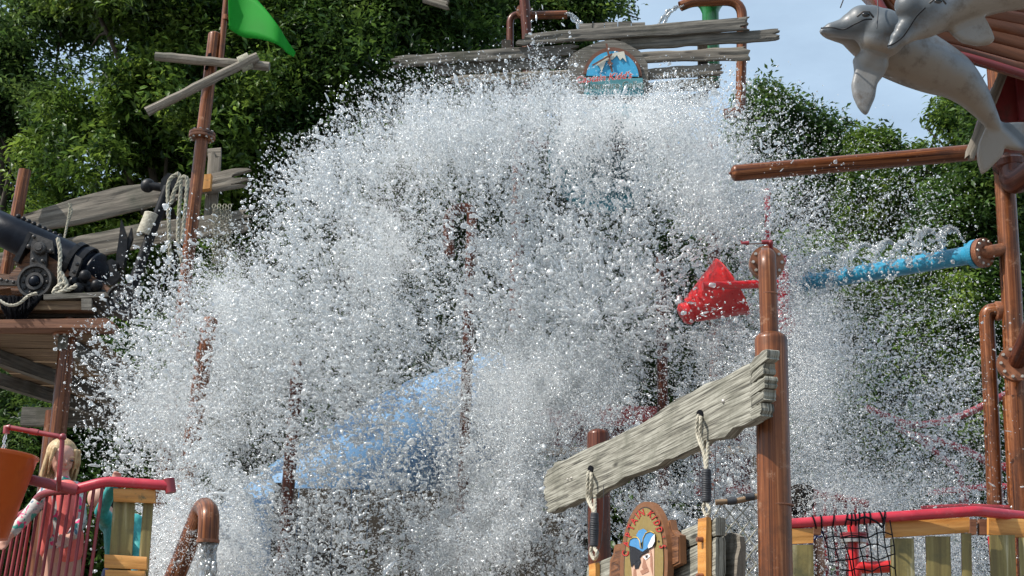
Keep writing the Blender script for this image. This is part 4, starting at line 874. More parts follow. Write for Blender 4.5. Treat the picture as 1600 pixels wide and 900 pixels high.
# slide
sl = thing('blue_slide', W(560, 900, 17.5), 'large blue tube slide showing through the falling water', 'slide'); sl.location.z = 0
sp_ = catmull([W(390, 880, 16.6), W(450, 825, 16.9), (W(560, 745, 17.2)), W(680, 680, 17.6), W(790, 628, 18.0)]); us_ = mpp(W(600, 690, 17.3))
MB().tube(sp_, 92 * us_, 36, caps=True).build('slide_tube', 'slide', sl)
for t in (16, 18): p = sp_[t]; d_ = (sp_[t + 1] - sp_[t - 1]); MB().lathe(p, d_, [(91 * us_, -.06), (97 * us_, -.06), (97 * us_, .06), (91 * us_, .06)], 40).build('joint_ring', 'slide', sl)
for t in (8, 20): p = sp_[t]; MB().tube([p - Vector((0, 0, .5)), Vector((p.x, p.y, 0))], .1, 14).build('slide_leg', 'pipe_red', sl)
# timber wall
tw = thing('timber_wall', W(700, 900, 16), 'dark vertical timber wall below the blue slide, veiled by falling water', 'wall'); tw.location.z = 0
xL = W(440, 765, 15.9).x; xR = W(905, 765, 15.9).x; zt = W(600, 766, 15.9).z; nb = 17; wbd = (xR - xL) / nb
for k in range(nb):
    MB().box((xL + wbd * (k + .5), 15.9 + random.uniform(-.006, .006), zt / 2 + .01 - random.uniform(0, .015)), (wbd * .46, 0, 0), (0, .02, 0), (0, 0, zt / 2)).build('timber_board', 'timber', tw)
MB().box(((xL + xR) / 2, 15.95, zt - .25), ((xR - xL) / 2, 0, 0), (0, .022, 0), (0, 0, .06)).build('cross_rail', 'timber', tw)
for xx in (xL, xR): MB().box((xx, 16, zt / 2 + .03), (.08, 0, 0), (0, .08, 0), (0, 0, zt / 2 + .03)).build('wall_post', 'timber', tw)
# canopy and beam right of it
hb = thing('red_deck_house', W(870, 900, 16.5), 'red-brown boarded deck house behind the water left of the hanging sign', 'hut'); hb.location.z = 0
def cs2(pts, y, th, name, mt, par): return MB().slab([W(a, b, y) for a, b in pts], (0, -1, 0), th).build(name, mt, par)
cs2(((800, 642), (925, 632), (1180, 640), (1190, 662), (815, 668)), 16.3, .9, 'fascia', 'maroon', hb)
for k in range(9):
    x0 = 818 + k * 41; cs2(((x0, 668), (x0 + 38, 668), (x0 + 38, 697), (x0, 697)), 16.4 + .004 * (k % 2), .04, 'wall_board', 'maroon', hb)
px_plank(808, 699, 711, 1190, 697, 709, 16.2, th=.06, relief=.002).build('beige_beam', 'beige', hb)
for xx in (815, 1000, 1185): p = W(xx, 700, 16.4); MB().tube([p, Vector((p.x, p.y, 0))], .08, 12).build('house_post', 'timber', hb)
cs2(((1085, 706), (1182, 700), (1182, 770), (1085, 775)), 16.5, .05, 'low_wall', 'maroon', hb)

# ---- red slide rails at the right
rr = thing('red_slide_rails', W(1450, 900, 14), 'pair of dipping red tubular rails seen through the spray behind the right balcony', 'railing'); rr.location.z = 0
def rl(pts, wpx, Y, par=rr, mt='red', nm='rail'): P = [W(x, y, Y + (d[0] if d else 0)) for x, y, *d in pts]; return MB().tube(catmull(P) if len(P) > 2 else P, wpx * .5 * mpp(P[0]), 12).build(nm, mt, par)
rl([(1350, 636), (1385, 650), (1420, 663), (1452, 662), (1500, 650), (1540, 632), (1580, 612)], 11, 14, rr, 'red_dull')  # dulled red puts the fading behind the spray into the rail colour
rl([(1425, 680), (1462, 688), (1500, 700), (1545, 722), (1590, 736), (1640, 742)], 12, 13.8, rr, 'red_dull')
rl([(1400, 668), (1440, 690), (1480, 722), (1500, 745), (1504, 800)], 9, 14.2, rr, 'red_dull')
rl([(1450, 770), (1560, 760), (1640, 765)], 10, 13.7); rl([(1568, 728), (1640, 733)], 12, 13.5)
for xx in (1505, 1560, 1625): p = W(xx, 760, 14); MB().tube([p, Vector((p.x, p.y, 0))], .045, 10).build('rail_leg', 'red_dull', rr)
bf = thing('far_red_fence', W(1300, 900, 10.6), 'short red railing with thin bars behind the dark-haired person', 'railing'); bf.location.z = 0
rl([(1252, 768), (1300, 776), (1356, 788)], 13, 11.75, bf, 'red_dull', 'top_rail')
for q in range(7):
    xx = 1256 + q * 16; p = W(xx, 770 + q * 2.6, 11.75); MB().tube([p, Vector((p.x, p.y, 1.2))], .014, 8).build('bar', 'red_dull', bf)
rl([(1440, 795), (1520, 792), (1640, 798)], 10, 11, bf, 'red_dull', 'low_rail')
p = W(1300, 790, 10.6); MB().box((p.x + .2, 11.2, 1.17), (1.3, 0, 0), (0, .9, 0), (0, 0, .04)).build('fence_deck', 'wood_under', bf)
for dx in (-.9, 1.2): MB().tube([(p.x + dx, 11.2, 0), (p.x + dx, 11.2, 1.14)], .06, 10).build('deck_leg', 'pipe2', bf)
# dark haired person
pr = thing('person', (W(1247, 800, 11.5).x, 11.5, 1.21), 'dark-haired person seen from behind between the big post and the far red railing', 'person')
Q = lambda x, y, dy=0: W(x, y, 11.5 + dy); qc = Q(1246, 785); qs = 25 * mpp(qc)
qb = head_prims(qc, qs, (-.3, .9, -.2)) + [('c', Q(1246, 800), Q(1246, 822), .05, .055), ('c', Q(1218, 832), Q(1274, 832), .06, .06), ('c', Q(1246, 842), Q(1246, 905), .12, .10), ('c', Q(1216, 834), Q(1208, 885), .045, .035), ('c', Q(1208, 885), Q(1222, 915, .1), .035, .027), ('c', Q(1276, 834), Q(1284, 885), .045, .035), ('c', Q(1284, 885), Q(1270, 915, .1), .035, .027)]
zf = 1.26
for sx in (-1, 1):
    hx = Q(1246 + sx * 13, 912); kx = Vector((hx.x, hx.y, (hx.z + zf) / 2 + .02)); qb += [('c', hx, kx, .08, .055), ('c', kx, Vector((hx.x, hx.y, zf)), .052, .035), ('c', Vector((hx.x, hx.y, zf - .02)), Vector((hx.x, hx.y + .15, zf - .03)), .035, .03)]
qb += hand_prims(Q(1222, 915, .1), Vector((.2, .4, -1)), (1, 0, 0), .14) + hand_prims(Q(1270, 915, .1), Vector((-.2, .4, -1)), (-1, 0, 0), .14)
blob('body', qb, 'skin_dark', pr, .01, 4)
blob('hair', [('e', qc + Vector((math.sin(i * 2.4) * .6, -abs(math.cos(i * 2.4)) * .62 - .15, .5 * math.sin(i * 1.3) + .15)) * qs, (qs * .42, qs * .42, qs * .42), None) for i in range(22)] + [('e', qc + Vector((.01, -.03, .03)), (qs * .84, qs * .84, qs * .88), None), ('c', qc - Vector((0, .06, .02)), Q(1246, 806, -.06), qs * .55, qs * .35)], 'hair_dark', pr, .01, 2)
blob('dark_shirt', [('c', Q(1218, 832), Q(1274, 832), .068, .068), ('c', Q(1246, 842), Q(1246, 900), .13, .112)], 'navy', pr, .012, 2)
blob('shorts', [('c', Q(1236, 908), Q(1256, 908), .105, .105), ('c', Q(1233, 914), Q(1233, 960), .092, .08), ('c', Q(1259, 914), Q(1259, 960), .092, .08)], 'black_iron', pr, .014, 2)

# ================================================================== RED TIPPING BUCKET, BLUE PIPE, RIGHT POLE (distance 11-12)
Yc = 11.8; uc = mpp(W(1120, 450, Yc))
rc = thing('red_tipping_cone', W(1120, 450, Yc), 'red tipped-over cone bucket spilling spray left of the bronze sign post', 'bucket')
a_ = W(1070, 491, Yc); b_ = W(1141, 449, Yc - .03); ax = (b_ - a_).normalized(); Lc = (b_ - a_).length
cb = MB(); cb.lathe(a_, ax, [(0, -.04), (13 * uc, -.035), (19 * uc, .0), (17 * uc, .05), (20 * uc, .055), (49 * uc, Lc), (51 * uc, Lc), (51 * uc, Lc + .012), (47.5 * uc, Lc + .012), (46 * uc, Lc - .01), (18 * uc, .09), (0, .09)], 40)
for i_ in range(len(cb.sm)): cb.sm[i_] = (i_ // 40) in (4, 9)
cb.build('cone_body', 'red2', rc)
MB().tube([W(1098, 447, Yc - .36), W(1215, 443, Yc - .3)], 6.5 * uc, 14).build('axle_pipe', 'red2', rc)
rc2 = thing('red_hanging_cone', W(1222, 480, Yc + .2), 'dull red cone bucket peeping out right behind the bronze sign post', 'bucket')
MB().lathe(W(1222, 400, Yc + .3), (W(1224, 520, Yc + .3) - W(1222, 400, Yc + .3)), [(0, 0), (8 * uc, 0), (12 * uc, 60 * uc), (9 * uc, 90 * uc), (17 * uc, 98 * uc), (21 * uc, 115 * uc), (17 * uc, 130 * uc), (8 * uc, 138 * uc), (0, 139 * uc)], 24, True).build('cone_body', 'red', rc2)
MB().tube([W(1222, 402, Yc + .3), W(1200, 400, Yc + .3), W(1199, 296, Yc + .3)], 5 * uc, 12).build('red_riser', 'red', rc2)

BP = thing('right_pole_frame', to_ground(W(1560, 260, 11), W(1592, 720, 11)), 'tall bronze pole with bolted flanges and a long horizontal beam pipe, right side', 'pole')
q0 = W(1556, 90, 11); q1 = W(1571, 300, 11); q2 = W(1592, 720, 11); u11 = mpp(q1)
MB().tube([q0, q1, W(1580, 450, 11), q2, to_ground(q1, q2)], 15.5 * u11, 22).build('main_pole', 'pipe', BP)
MB().tube([W(1586, 620, 10.98), q2, to_ground(q1, q2)], 18.5 * u11, 22).build('lower_sleeve', 'pipe', BP)
MB().dome_tube(W(1640, 228, 11.1), W(1142, 271, 10.9), 13 * u11, 20, False, True).build('beam_pipe', 'pipe', BP)
m = MB(); m.ball(W(1141, 271, 10.9), .014); m.build('beam_drip_tip', 'pipe_red', BP)
MB().tube(fillet([W(1580, 250, 10.9), W(1582, 290, 10.8), W(1620, 262, 10.6)], .1), [19 * u11] * 10, 20).build('elbow', 'pipe_red', BP)
MB().lathe(W(1578, 262, 10.9), W(1574, 232, 10.9) - W(1578, 262, 10.9), [(19 * u11, -.04), (26 * u11, 0), (26 * u11, .05), (19 * u11, .08)], 28).build('collar', 'pipe_red', BP)
flange(BP, W(1587, 569, 10.82), (-.15, -1, .1), 27 * u11, .05, 10, False)
MB().tube([W(1587, 569, 10.85), W(1600, 540, 10.6), W(1625, 480, 10.2)], 13 * u11, 18).build('side_branch', 'pipe_red', BP)
MB().tube(fillet([W(1572, 486, 11.05), W(1541, 484, 11.1), W(1549, 640, 11.1), W(1556, 830, 11.1)], .16, 10), 11.5 * u11, 18).build('drop_pipe', 'pipe', BP)
MB().lathe(W(1566, 486, 11.05), W(1500, 486, 11.05) - W(1566, 486, 11.05), [(10 * u11, -.02), (15 * u11, -.02), (15 * u11, .05), (11 * u11, .06)], 24).build('drop_collar', 'copper', BP)
# blue pipe
bpp = thing('blue_spray_pipe', W(1545, 393, 11), 'blue perforated pipe spraying thin jets, bolted to the tall right pole', 'pipe')
b0 = W(1530, 396, 11.0); b1 = W(1240, 446, 12.7); d_ = (b1 - b0).normalized(); rb = 14.5 * u11
MB().tube([b0, b0.lerp(b1, .5), b1], rb, 24).build('blue_pipe', 'blue', bpp)
MB().lathe(b0, d_, [(rb, .12), (rb * 1.35, .05), (rb * 1.55, .045), (rb * 1.55, .0), (rb, 0)], 32).build('blue_flange', 'blue', bpp)
flange(bpp, b0 - d_ * .035, d_, rb * 1.58, .045, 10, False)
MB().tube([b0 - d_ * .03, b0 - d_ * .06, W(1578, 388, 11)], [11 * u11, 10 * u11, 10 * u11], 18).build('pipe_stub', 'copper', bpp)
NOZ = []
for k in range(9):
    p = b0.lerp(b1, .06 + .105 * k) + Vector((0, -.02, 1)).normalized() * rb; NOZ.append(p.copy()); MB().tube([p - Vector((0, 0, .01)), p + Vector((0, 0, .022))], .018, 8).build('nozzle', 'blue', bpp)

# ================================================================== FOREGROUND HANGING SIGN (distance 7-10)
gate = thing('sign_gateway', to_ground(W(1205, 560, 7.2), W(1212, 860, 7.2)), 'bronze pipe gateway with a ragged pale plank carrying the hanging pirate sign', 'gateway')
u7 = mpp(W(1205, 560, 7.2)); pA = W(1205, 528, 7.2); pB = W(1212, 880, 7.2)
MB().dome_tube(to_ground(pA, pB), W(1204.5, 518, 7.2), 25.5 * u7, 28).build('gate_post', 'pipe', gate)
MB().tube(fillet([W(1203, 540, 7.2), W(1198, 398, 7.2), W(1199, 412, 7.6)], .09, 10), 14.4 * u7, 24).build('upper_pipe', 'pipe', gate)
MB().lathe(W(1201, 460, 7.2), (0, 0, 1), [(14.3 * u7, -.004), (15 * u7, -.002), (15 * u7, .002), (14.3 * u7, .004)], 24).build('weld_seam', 'copper', gate)
flange(gate, W(1198, 412, 7.42), (-.02, -1, 0), 28.5 * u7, .05, 10, False)
MB().lathe(W(1214, 790, 7.2), (0, 0, 1), [(25.6 * u7, -.004), (26.3 * u7, 0), (25.6 * u7, .004)], 28).build('weld_seam', 'copper', gate)
uL = mpp(W(935, 700, 10.4)); MB().dome_tube(to_ground(W(935, 690, 10.4), W(937, 880, 10.4)), W(934.5, 670, 10.4), 17.5 * uL, 24).build('gate_post', 'pipe_red', gate)
sr = thing('small_sprinkler', W(1203, 385, 7.35), 'thin grey sprinkler arm with red joints on top of the bronze sign post', 'sprinkler')
MB().tube([W(1198, 379.5, 7.35), W(1164, 380, 7.35)], 2.2 * u7, 10).build('arm', 'steel', sr)
m = MB(); m.tube(fillet([W(1205, 392, 7.4), W(1204, 378, 7.35), W(1190, 378.5, 7.35)], .01), 3.6 * u7, 12); m.ball(W(1204, 379, 7.35), 4.6 * u7); m.build('red_elbow', 'red_dull', sr)
m = MB(); m.tube([W(1170, 379.5, 7.35), W(1159, 380, 7.35)], [3.6 * u7, 2.2 * u7], 10); m.tube([W(1158, 376, 7.35), W(1160, 381, 7.35)], 1.6 * u7, 8); m.build('red_nozzle', 'red_dull', sr)

# the big plank: its face lies in the vertical plane through (1212, 7.02) and (855, 10.15)
PR = W(1212, 600, 6.75); PL = W(855, 770, 9.8); pd = Vector((PL.x - PR.x, PL.y - PR.y, 0)).normalized(); PN = Vector((-pd.y, pd.x, 0))
if PN.y > 0: PN = -PN
pp = lambda x, y, o=0: on_plane(x, y, PR + PN * o, PN)
top = [(848, 738), (862, 730), (866, 722), (882, 719), (905, 706), (935, 693), (952, 687), (980, 672), (1003, 661), (1030, 642), (1058, 622), (1080, 613), (1102, 599), (1130, 590), (1150, 578), (1162, 570), (1175, 566), (1190, 551), (1216, 541)]
bot = [(852, 803), (866, 799), (872, 793), (885, 791), (905, 779), (925, 777), (940, 765), (960, 757), (975, 745), (990, 741), (1003, 736), (1028, 727), (1040, 717), (1052, 716), (1062, 710), (1090, 697), (1100, 688), (1132, 683), (1145, 668), (1162, 664), (1180, 652), (1208, 646)]
top = top[:-3] + [(1174, 566)]; bot = bot[:-2] + [(1174, 657)]
bp_ = plank_surf([pp(*p) for p in top], [pp(*p) for p in bot], PN, .068, 4, (.09, 0), .0018, 90, 16, .0)
# carve the split fingers of the right end
fv = []
pl_n = len(bp_.v)
plank_top = bp_.build('ragged_plank', 'wood_pale', gate)
roots = (567, 585, 603, 621, 640, 658)
for q, (y0, y1, x1, dp) in enumerate(((542, 560, 1219, .003), (566, 583, 1213, .0), (587, 604, 1216, .0015), (609, 624, 1214, -.002), (629, 649, 1210, .001))):
    n_ = 7; sh = lambda t: (t / n_) ** .8
    tp_ = [pp(1172 + (x1 - 20 - 1172) * t / n_, roots[q] + (y0 - roots[q]) * sh(t) + 1.2 * math.sin(t * 2.1 + q), dp) for t in range(n_ + 1)]; bt2 = [pp(1172 + (x1 - 20 - 1172) * t / n_, roots[q + 1] - .2 + (y1 - roots[q + 1]) * sh(t), dp) for t in range(n_ + 1)]
    plank_surf(tp_, bt2, PN, .068, 20 + q, (0, .02), .0015, 16, 5).build('split_finger', 'wood_pale', gate)
def nail(x, y, par, r_=.012, mt='bolt', o=.004): MB().lathe(pp(x, y, o), PN, [(0, .008), (r_ * .7, .007), (r_, .0), (r_, -.01)], 12, True).build('bolt_head', mt, par)
nail(1130, 627, gate); nail(893, 747, gate, .010); nail(887, 749, gate, .008)
for x, y, sx, sy in ((1093, 647, 5, 7), (922, 734, 4, 7)):   # rope holes: black plugs in the face give the shade inside
    MB().slab([pp(x + sx * math.cos(t / 12 * 6.283), y + sy * math.sin(t / 12 * 6.283), .0065) for t in range(12)], PN, .03).build('rope_hole_shade', 'net', gate)

def rope_loop(name, label, hole, mid, wrap0, wrap1, end, ww, ro=.03):
    t = thing(name, pp(*end, ro), label, 'rope'); s = mpp(pp(*mid, ro)); m = MB()
    m.rope([pp(*hole, -.01), pp(hole[0] - 3, hole[1] + 6, ro), pp(hole[0] - 4, (hole[1] + mid[1]) / 2, ro), pp(mid[0] - 5, mid[1] - 12, ro), pp(*mid, ro), pp(*wrap0, ro), pp(*wrap1, ro)], 3.0 * s)
    m.rope([pp(hole[0] + 2, hole[1] + 2, -.01), pp(hole[0] + 2, hole[1] + 9, ro + .01), pp(hole[0] + 1, (hole[1] + mid[1]) / 2, ro + .01), pp(mid[0] - 1, mid[1] - 10, ro), pp(wrap0[0] - 1, wrap0[1], ro)], 3.0 * s)
    m.rope([pp(mid[0] + 7, mid[1] - 26, -.08), pp(mid[0] + 7, mid[1] - 12, ro - .03), pp(wrap0[0] + .5, wrap0[1], ro), pp(wrap1[0] + .5, wrap1[1], ro), pp(wrap1[0] + 5, (wrap1[1] + end[1]) / 2, ro), pp(*end, ro), pp(wrap1[0] - 5, (wrap1[1] + end[1]) / 2, ro), pp(wrap1[0] - 2, wrap1[1], ro)], 3.0 * s)
    m.build('strands', 'rope', t); m = MB(); n_ = 15
    for k in range(n_):
        c = pp(wrap0[0] + (wrap1[0] - wrap0[0]) * k / (n_ - 1), wrap0[1] + (wrap1[1] - wrap0[1]) * k / (n_ - 1), ro); rr_ = 1.35 * ww * s * (.86 + .14 * math.sin(k / (n_ - 1) * math.pi)) * random.uniform(.95, 1.05); th_ = (wrap1[1] - wrap0[1]) / n_ * s * .62
        m.tube([c + Vector((math.cos(a / 14 * 6.283) * (rr_ - th_), math.sin(a / 14 * 6.283) * (rr_ - th_), .002 * math.sin(a))) for a in range(14)], th_, 6, closed=True)
    m.tube([pp(*wrap0, ro), pp(*wrap1, ro)], ww * s * 1.15, 12); m.build('dark_binding', 'tape', t)
    m = MB(); m.tube(catmull([pp(wrap0[0] - 8, wrap0[1] - 40, ro), pp(wrap0[0] - 11, wrap0[1], ro), pp(wrap1[0] - 9, wrap1[1] - 5, ro), pp(wrap1[0] - 4, wrap1[1] + 8, ro)]), .0022, 5); m.tube(catmull([pp(wrap0[0] + 14, wrap0[1] - 45, ro), pp(wrap0[0] + 14, wrap0[1], ro), pp(wrap1[0] + 11, wrap1[1], ro), pp(wrap1[0] + 4, wrap1[1] + 10, ro)]), .0022, 5); m.build('safety_wire', 'tape', t)
rope_loop('hanging_rope_loop', 'pale rope loop with dark binding hanging from the higher end of the ragged plank', (1093, 648), (1099, 705), (1104, 735), (1104, 783), (1105, 806), 6.2)
rope_loop('hanging_rope_loop', 'pale rope loop with dark binding hanging from the lower end of the ragged plank', (922, 736), (923, 790), (929, 803), (928, 852), (929, 874), 5.6)

# board panel of the sign
sg = thing('hanging_board_sign', pp(1020, 900, .05), 'weathered board panel with an oval painted pirate sign, hanging on two bound ropes', 'sign')
def ppl(tops, bots, o, th, mt, name, **k):
    return plank_surf([pp(*p, o) for p in tops], [pp(*p, o) for p in bots], PN, th, k.pop('seed', random.random() * 30), k.pop('jag', (0, 0)), k.pop('relief', .003), k.pop('ni', 30), k.pop('nj', 9)).build(name, mt, sg)
ppl([(917, 884), (1020, 845), (1118, 808)], [(917, 925), (1020, 877), (1118, 836)], .01, .055, 'wood_pale', 'board')
ppl([(917, 930), (1020, 880), (1118, 839)], [(917, 990), (1020, 935), (1118, 900)], .01, .055, 'wood_pale', 'board', seed=12)
ppl([(917, 994), (1020, 938), (1118, 903)], [(917, 1040), (1020, 985), (1118, 950)], .01, .055, 'wood_pale', 'board', seed=15)
ppl([(1128, 834), (1140, 832), (1152, 838)], [(1128, 1000), (1140, 1000), (1148, 990)], -.09, .05, 'wood_grey', 'rear_board', relief=.008, ni=40)
for xa, ya, xb in ((1090, 808, 1103), (920, 879, 930)):
    ppl([(xa, ya + 3), (xb, ya)], [(xa, ya + 150), (xb, ya + 150)], .045, .03, 'wood_orange', 'batten', ni=6, relief=.001)
    for yy in (35, 92): MB().lathe(pp((xa + xb) / 2, ya + yy, .05), PN, [(0, .03), (.012, .028), (.014, 0), (.014, -.01)], 10).build('batten_bolt', 'copper', sg)
o1 = .085
def psl(pts, o, th, mt, name, par=sg): return MB().slab([pp(x, y, o) for x, y in pts], PN, th).build(name, mt, par)
def oval(cx, cy, rx, ry, n=44, sl=-.22):             # the oval leans with the receding panel
    return [(cx + rx * math.sin(t / n * 6.283), cy - ry * math.cos(t / n * 6.283) + sl * rx * math.sin(t / n * 6.283)) for t in range(n)]
psl([(1030, 820), (1047, 812), (1050, 828), (1056, 834), (1062, 836), (1063, 880), (1030, 896)], o1 - .02, .035, 'p_frame', 'side_tablet'); psl([(1032, 824), (1045, 816), (1048, 830), (1054, 837), (1060, 839), (1060, 877), (1032, 892)], o1 - .014, .005, 'carve', 'tablet_face')
psl([(985, 845), (960, 852), (958, 866), (953, 876), (951, 930), (985, 915)], o1 - .02, .035, 'p_frame', 'side_tablet'); psl([(984, 850), (962, 856), (960, 868), (955, 879), (954, 926), (984, 912)], o1 - .014, .005, 'carve', 'tablet_face')
psl(oval(1006, 885, 37.5, 101), o1 + .012, .035, 'p_frame', 'oval_rim'); psl(oval(1006, 885, 31.5, 93), o1 + .0145, .0022, 'p_line', 'oval_line'); psl(oval(1006, 885, 30.3, 91), o1 + .017, .0022, 'p_gold', 'oval_field')
# arc lettering, one glyph at a time
def arc_text(s, cx, cy, rx, ry, a0, a1, size, o, mt, name, bold):
    m = MB()
    for k, ch in enumerate(s):
        if ch == ' ': continue
        a = R(a0 + (a1 - a0) * k / (len(s) - 1)); gx = cx + rx * math.sin(a); gy = cy - ry * math.cos(a) - .22 * rx * math.sin(a); ta = math.atan2(ry * math.sin(a), rx * math.cos(a)) * .93
        def place(x, y, gx=gx, gy=gy, ta=ta):
            X = x * .82; Y_ = y; return pp(gx + X * math.cos(ta) + Y_ * math.sin(ta), gy + X * math.sin(ta) - Y_ * math.cos(ta) - X * .1, o)
        g_ = text_mb(ch, size, place, bold=bold); m.add(g_.v, g_.f, [(0, 0)] * len(g_.v))
    m.build(name, mt, sg)
arc_text("CAPTAIN KIDD'S", 1006, 885, 25.5, 80, -72, 72, 14.5, o1 + .019, 'p_line', 'lettering_outline', .55)
arc_text("CAPTAIN KIDD'S", 1006, 885, 25.5, 80, -72, 72, 14.5, o1 + .021, 'p_red', 'lettering', .12)
for x, y in ((977, 862), (1029, 846)): psl([(x, y - 2), (x + 2, y), (x, y + 2), (x - 2, y)], o1 + .019, .002, 'p_line', 'diamond_mark')
# the painted pirate, built as flat layers
O = o1 + .02
psl([(984, 862), (1022, 845), (1022, 925), (1016, 940), (992, 940), (988, 905)], O, .002, 'p_face', 'face')
for pts in (((990, 890), (993, 888), (996, 915), (992, 930), (988, 915)), ((1006, 868), (1009, 880), (1012, 888), (1006, 890), (1003, 887)), ((1016, 855), (1019, 870), (1020, 900), (1016, 885)), ((1000, 892), (1012, 887), (1014, 893), (1003, 898))): psl(pts, O + .0022, .001, 'p_shade', 'face_shading')
psl([(1004, 870), (1012, 865), (1016, 869), (1009, 875)], O + .0028, .001, 'p_white', 'painted_eye'); psl([(1008, 868), (1012, 867), (1012, 871), (1009, 872)], O + .0036, .001, 'p_line', 'painted_pupil'); psl([(1001, 866), (1010, 859), (1015, 862), (1005, 867)], O + .0028, .001, 'p_line', 'painted_brow')
psl([(990, 875), (999, 869), (1001, 878), (997, 888), (992, 889)], O + .004, .001, 'p_black', 'eye_patch')
psl([(983, 845), (999, 858), (1022, 838), (1023, 852), (1004, 866), (986, 886), (984, 872)], O + .005, .001, 'p_black', 'hat_brim')
psl([(994, 836), (998, 829), (1005, 826), (1010, 829), (1012, 838), (1000, 850)], O + .006, .001, 'p_blue', 'hat_crown')
psl([(982, 852), (984, 843), (990, 840), (996, 840), (1000, 846), (1003, 858), (1003, 850), (1006, 838), (1010, 833), (1017, 831), (1022, 835), (1022, 845), (1012, 856), (1004, 862), (992, 855)], O + .007, .001, 'p_blue', 'hat_front')
m = MB(); m.tube([pp(x, y, O + .009) for x, y in ((982, 853), (984, 843), (990, 839.5), (996, 840), (999.5, 845), (1001, 856), (1003.5, 857), (1005, 841), (1009, 833), (1016, 830), (1022, 833))], .0032, 6); m.build('gold_trim', 'p_trim', sg)
psl([(1012, 853), (1018, 840), (1023, 834), (1023, 846), (1019, 854), (1013, 857)], O + .009, .001, 'p_white', 'feather')

# rope net with wrapped spar between panel and post
Yn = 9.2; un = mpp(W(1150, 800, Yn)); rn = thing('rope_net', W(1155, 860, Yn), 'pale diamond rope net on a bound spar between the sign panel and the big post', 'net')
MB().tube([W(1118, 785, Yn), W(1150, 783, Yn), W(1190, 774, Yn)], 4.5 * un, 10, along=True).build('spar', 'wood_under', rn)
for xx, yy in ((1143, 783), (1171, 777)): MB().tube([W(xx - 7, yy + .5, Yn), W(xx + 7, yy - 1, Yn)], 6 * un, 12).build('binding', 'tape', rn)
m = MB()
for k in range(-6, 9):
    for s_ in (-1, 1):
        pts = []
        for t in range(9):
            y_ = 788 + t * 19; x_ = 1150 + k * 21 + s_ * t * 15
            if 1112 < x_ < 1192: pts.append(W(x_ + 1.5 * math.sin(k + t * 1.7), y_ + 1.5 * math.cos(k * 2 + t), Yn + .02))
        if len(pts) > 1: m.tube(pts, 1.0 * un, 5)
m.build('net_cords', 'rope_dark', rn, kind='stuff')

# ================================================================== RIGHT BALCONY (distance 8.4)
YB = 8.4; uB = mpp(W(1400, 820, YB)); rb_ = thing('right_balcony', (W(1400, 900, YB).x, YB, 0), 'balcony with thick red top rail, orange cap boards and olive slats, lower right', 'balcony')
MB().tube(fillet([W(1195, 821, YB + .1), W(1525, 798.5, YB - .05), W(1700, 818, YB + .4)], .04), 8.3 * uB, 18).build('top_rail', 'red', rb_)
B = lambda *a, name='cap_board': px_plank(*a[:6], a[6], th=.035, relief=.0015, ni=18, nj=5, jag=(0, .0)).build(name, 'wood_orange', rb_)
B(1234, 826, 850, 1271, 825, 848, YB + .06); B(1385, 816, 840, 1515, 808, 831.5, YB + .03); B(1545, 808, 835, 1660, 814, 846, YB + .06)
for a in ((1238, 1271, 851, 1239, 1272, 920), (1392, 1428, 841, 1394, 1431, 920), (1447, 1485, 838, 1450, 1488, 920), (1503, 1518, 833, 1505, 1520, 920), (1547, 1586, 836, 1551, 1590, 920), (1592, 1625, 840, 1597, 1630, 920)):
    vboard(a[0], a[1], a[2], a[3], a[4], 950, YB + .05, 'wood_olive', rb_)
for x0, x1 in ((1516, 1526), (1531, 1543), (1272, 1283)): cs2(((x0, 811), (x1, 811), (x1, 835), (x0, 835)), YB + .12, .05, 'bracket_block', 'wood_brown', rb_)
for xx in (1546, 1591): p = W(xx, 838, YB + .1); MB().tube([p, Vector((p.x + .01, p.y, 1.9))], .011, 8).build('red_bar', 'red', rb_)
dz = W(1400, 1040, YB).z
MB().box((W(1430, 900, YB).x, YB + 1, dz - .04), (1.0, 0, 0), (0, .95, 0), (0, 0, .04)).build('deck_floor', 'wood_under', rb_)
for xx, dy in ((1260, .15), (1600, .15), (1260, 1.8), (1600, 1.8)): p = W(xx, 900, YB); MB().tube([(p.x, YB + dy, 0), (p.x, YB + dy, dz - .08)], .07, 12).build('deck_leg', 'pipe2', rb_)
# black cargo net laced on the rail
cn_ = thing('black_cargo_net', W(1330, 870, YB - .1), 'black knotted cargo net laced round the red rail of the right balcony', 'net'); m = MB(); yn = YB - .07; xs = [1283, 1298, 1313, 1327, 1341, 1354, 1367, 1380, 1391]
def nx(i, j): return W(xs[i] + 2.2 * j + 1.6 * math.sin(i * 2.3 + j * 1.1) + (j * 2.2 if i < 3 else 0), 822 - i * .9 + j * 17.5 + 2.2 * math.sin(i * 1.3 + j * 2.1) + (4 if (i + j) % 3 == 0 else 0), yn + .02 * math.sin(i + j))
for i in range(9): m.tube([nx(i, j) for j in range(0, 8 if i > 1 else 4)], 1.1 * uB, 5)
for j in range(1, 8): m.tube([nx(i, j) for i in range(0 if j < 4 else 1, 9)], 1.1 * uB, 5)
m.build('net_cords', 'net', cn_, kind='stuff'); m = MB()
rc_ = lambda x: W(x, 821 + (x - 1195) / 330 * -22.5, YB + .1 - (x - 1195) / 330 * .15)
for x_ in (1272, 1283, 1302, 1322, 1330, 1336, 1342, 1350, 1359, 1377, 1381):
    c = rc_(x_); tl = random.uniform(-.35, .35); m.tube([c + Vector((math.cos(a / 12 * 6.283) * .006 + tl * math.sin(a / 12 * 6.283) * 10 * uB, math.cos(a / 12 * 6.283) * 9.8 * uB, math.sin(a / 12 * 6.283) * 9.8 * uB)) for a in range(12)], 1.3 * uB, 5, closed=True)
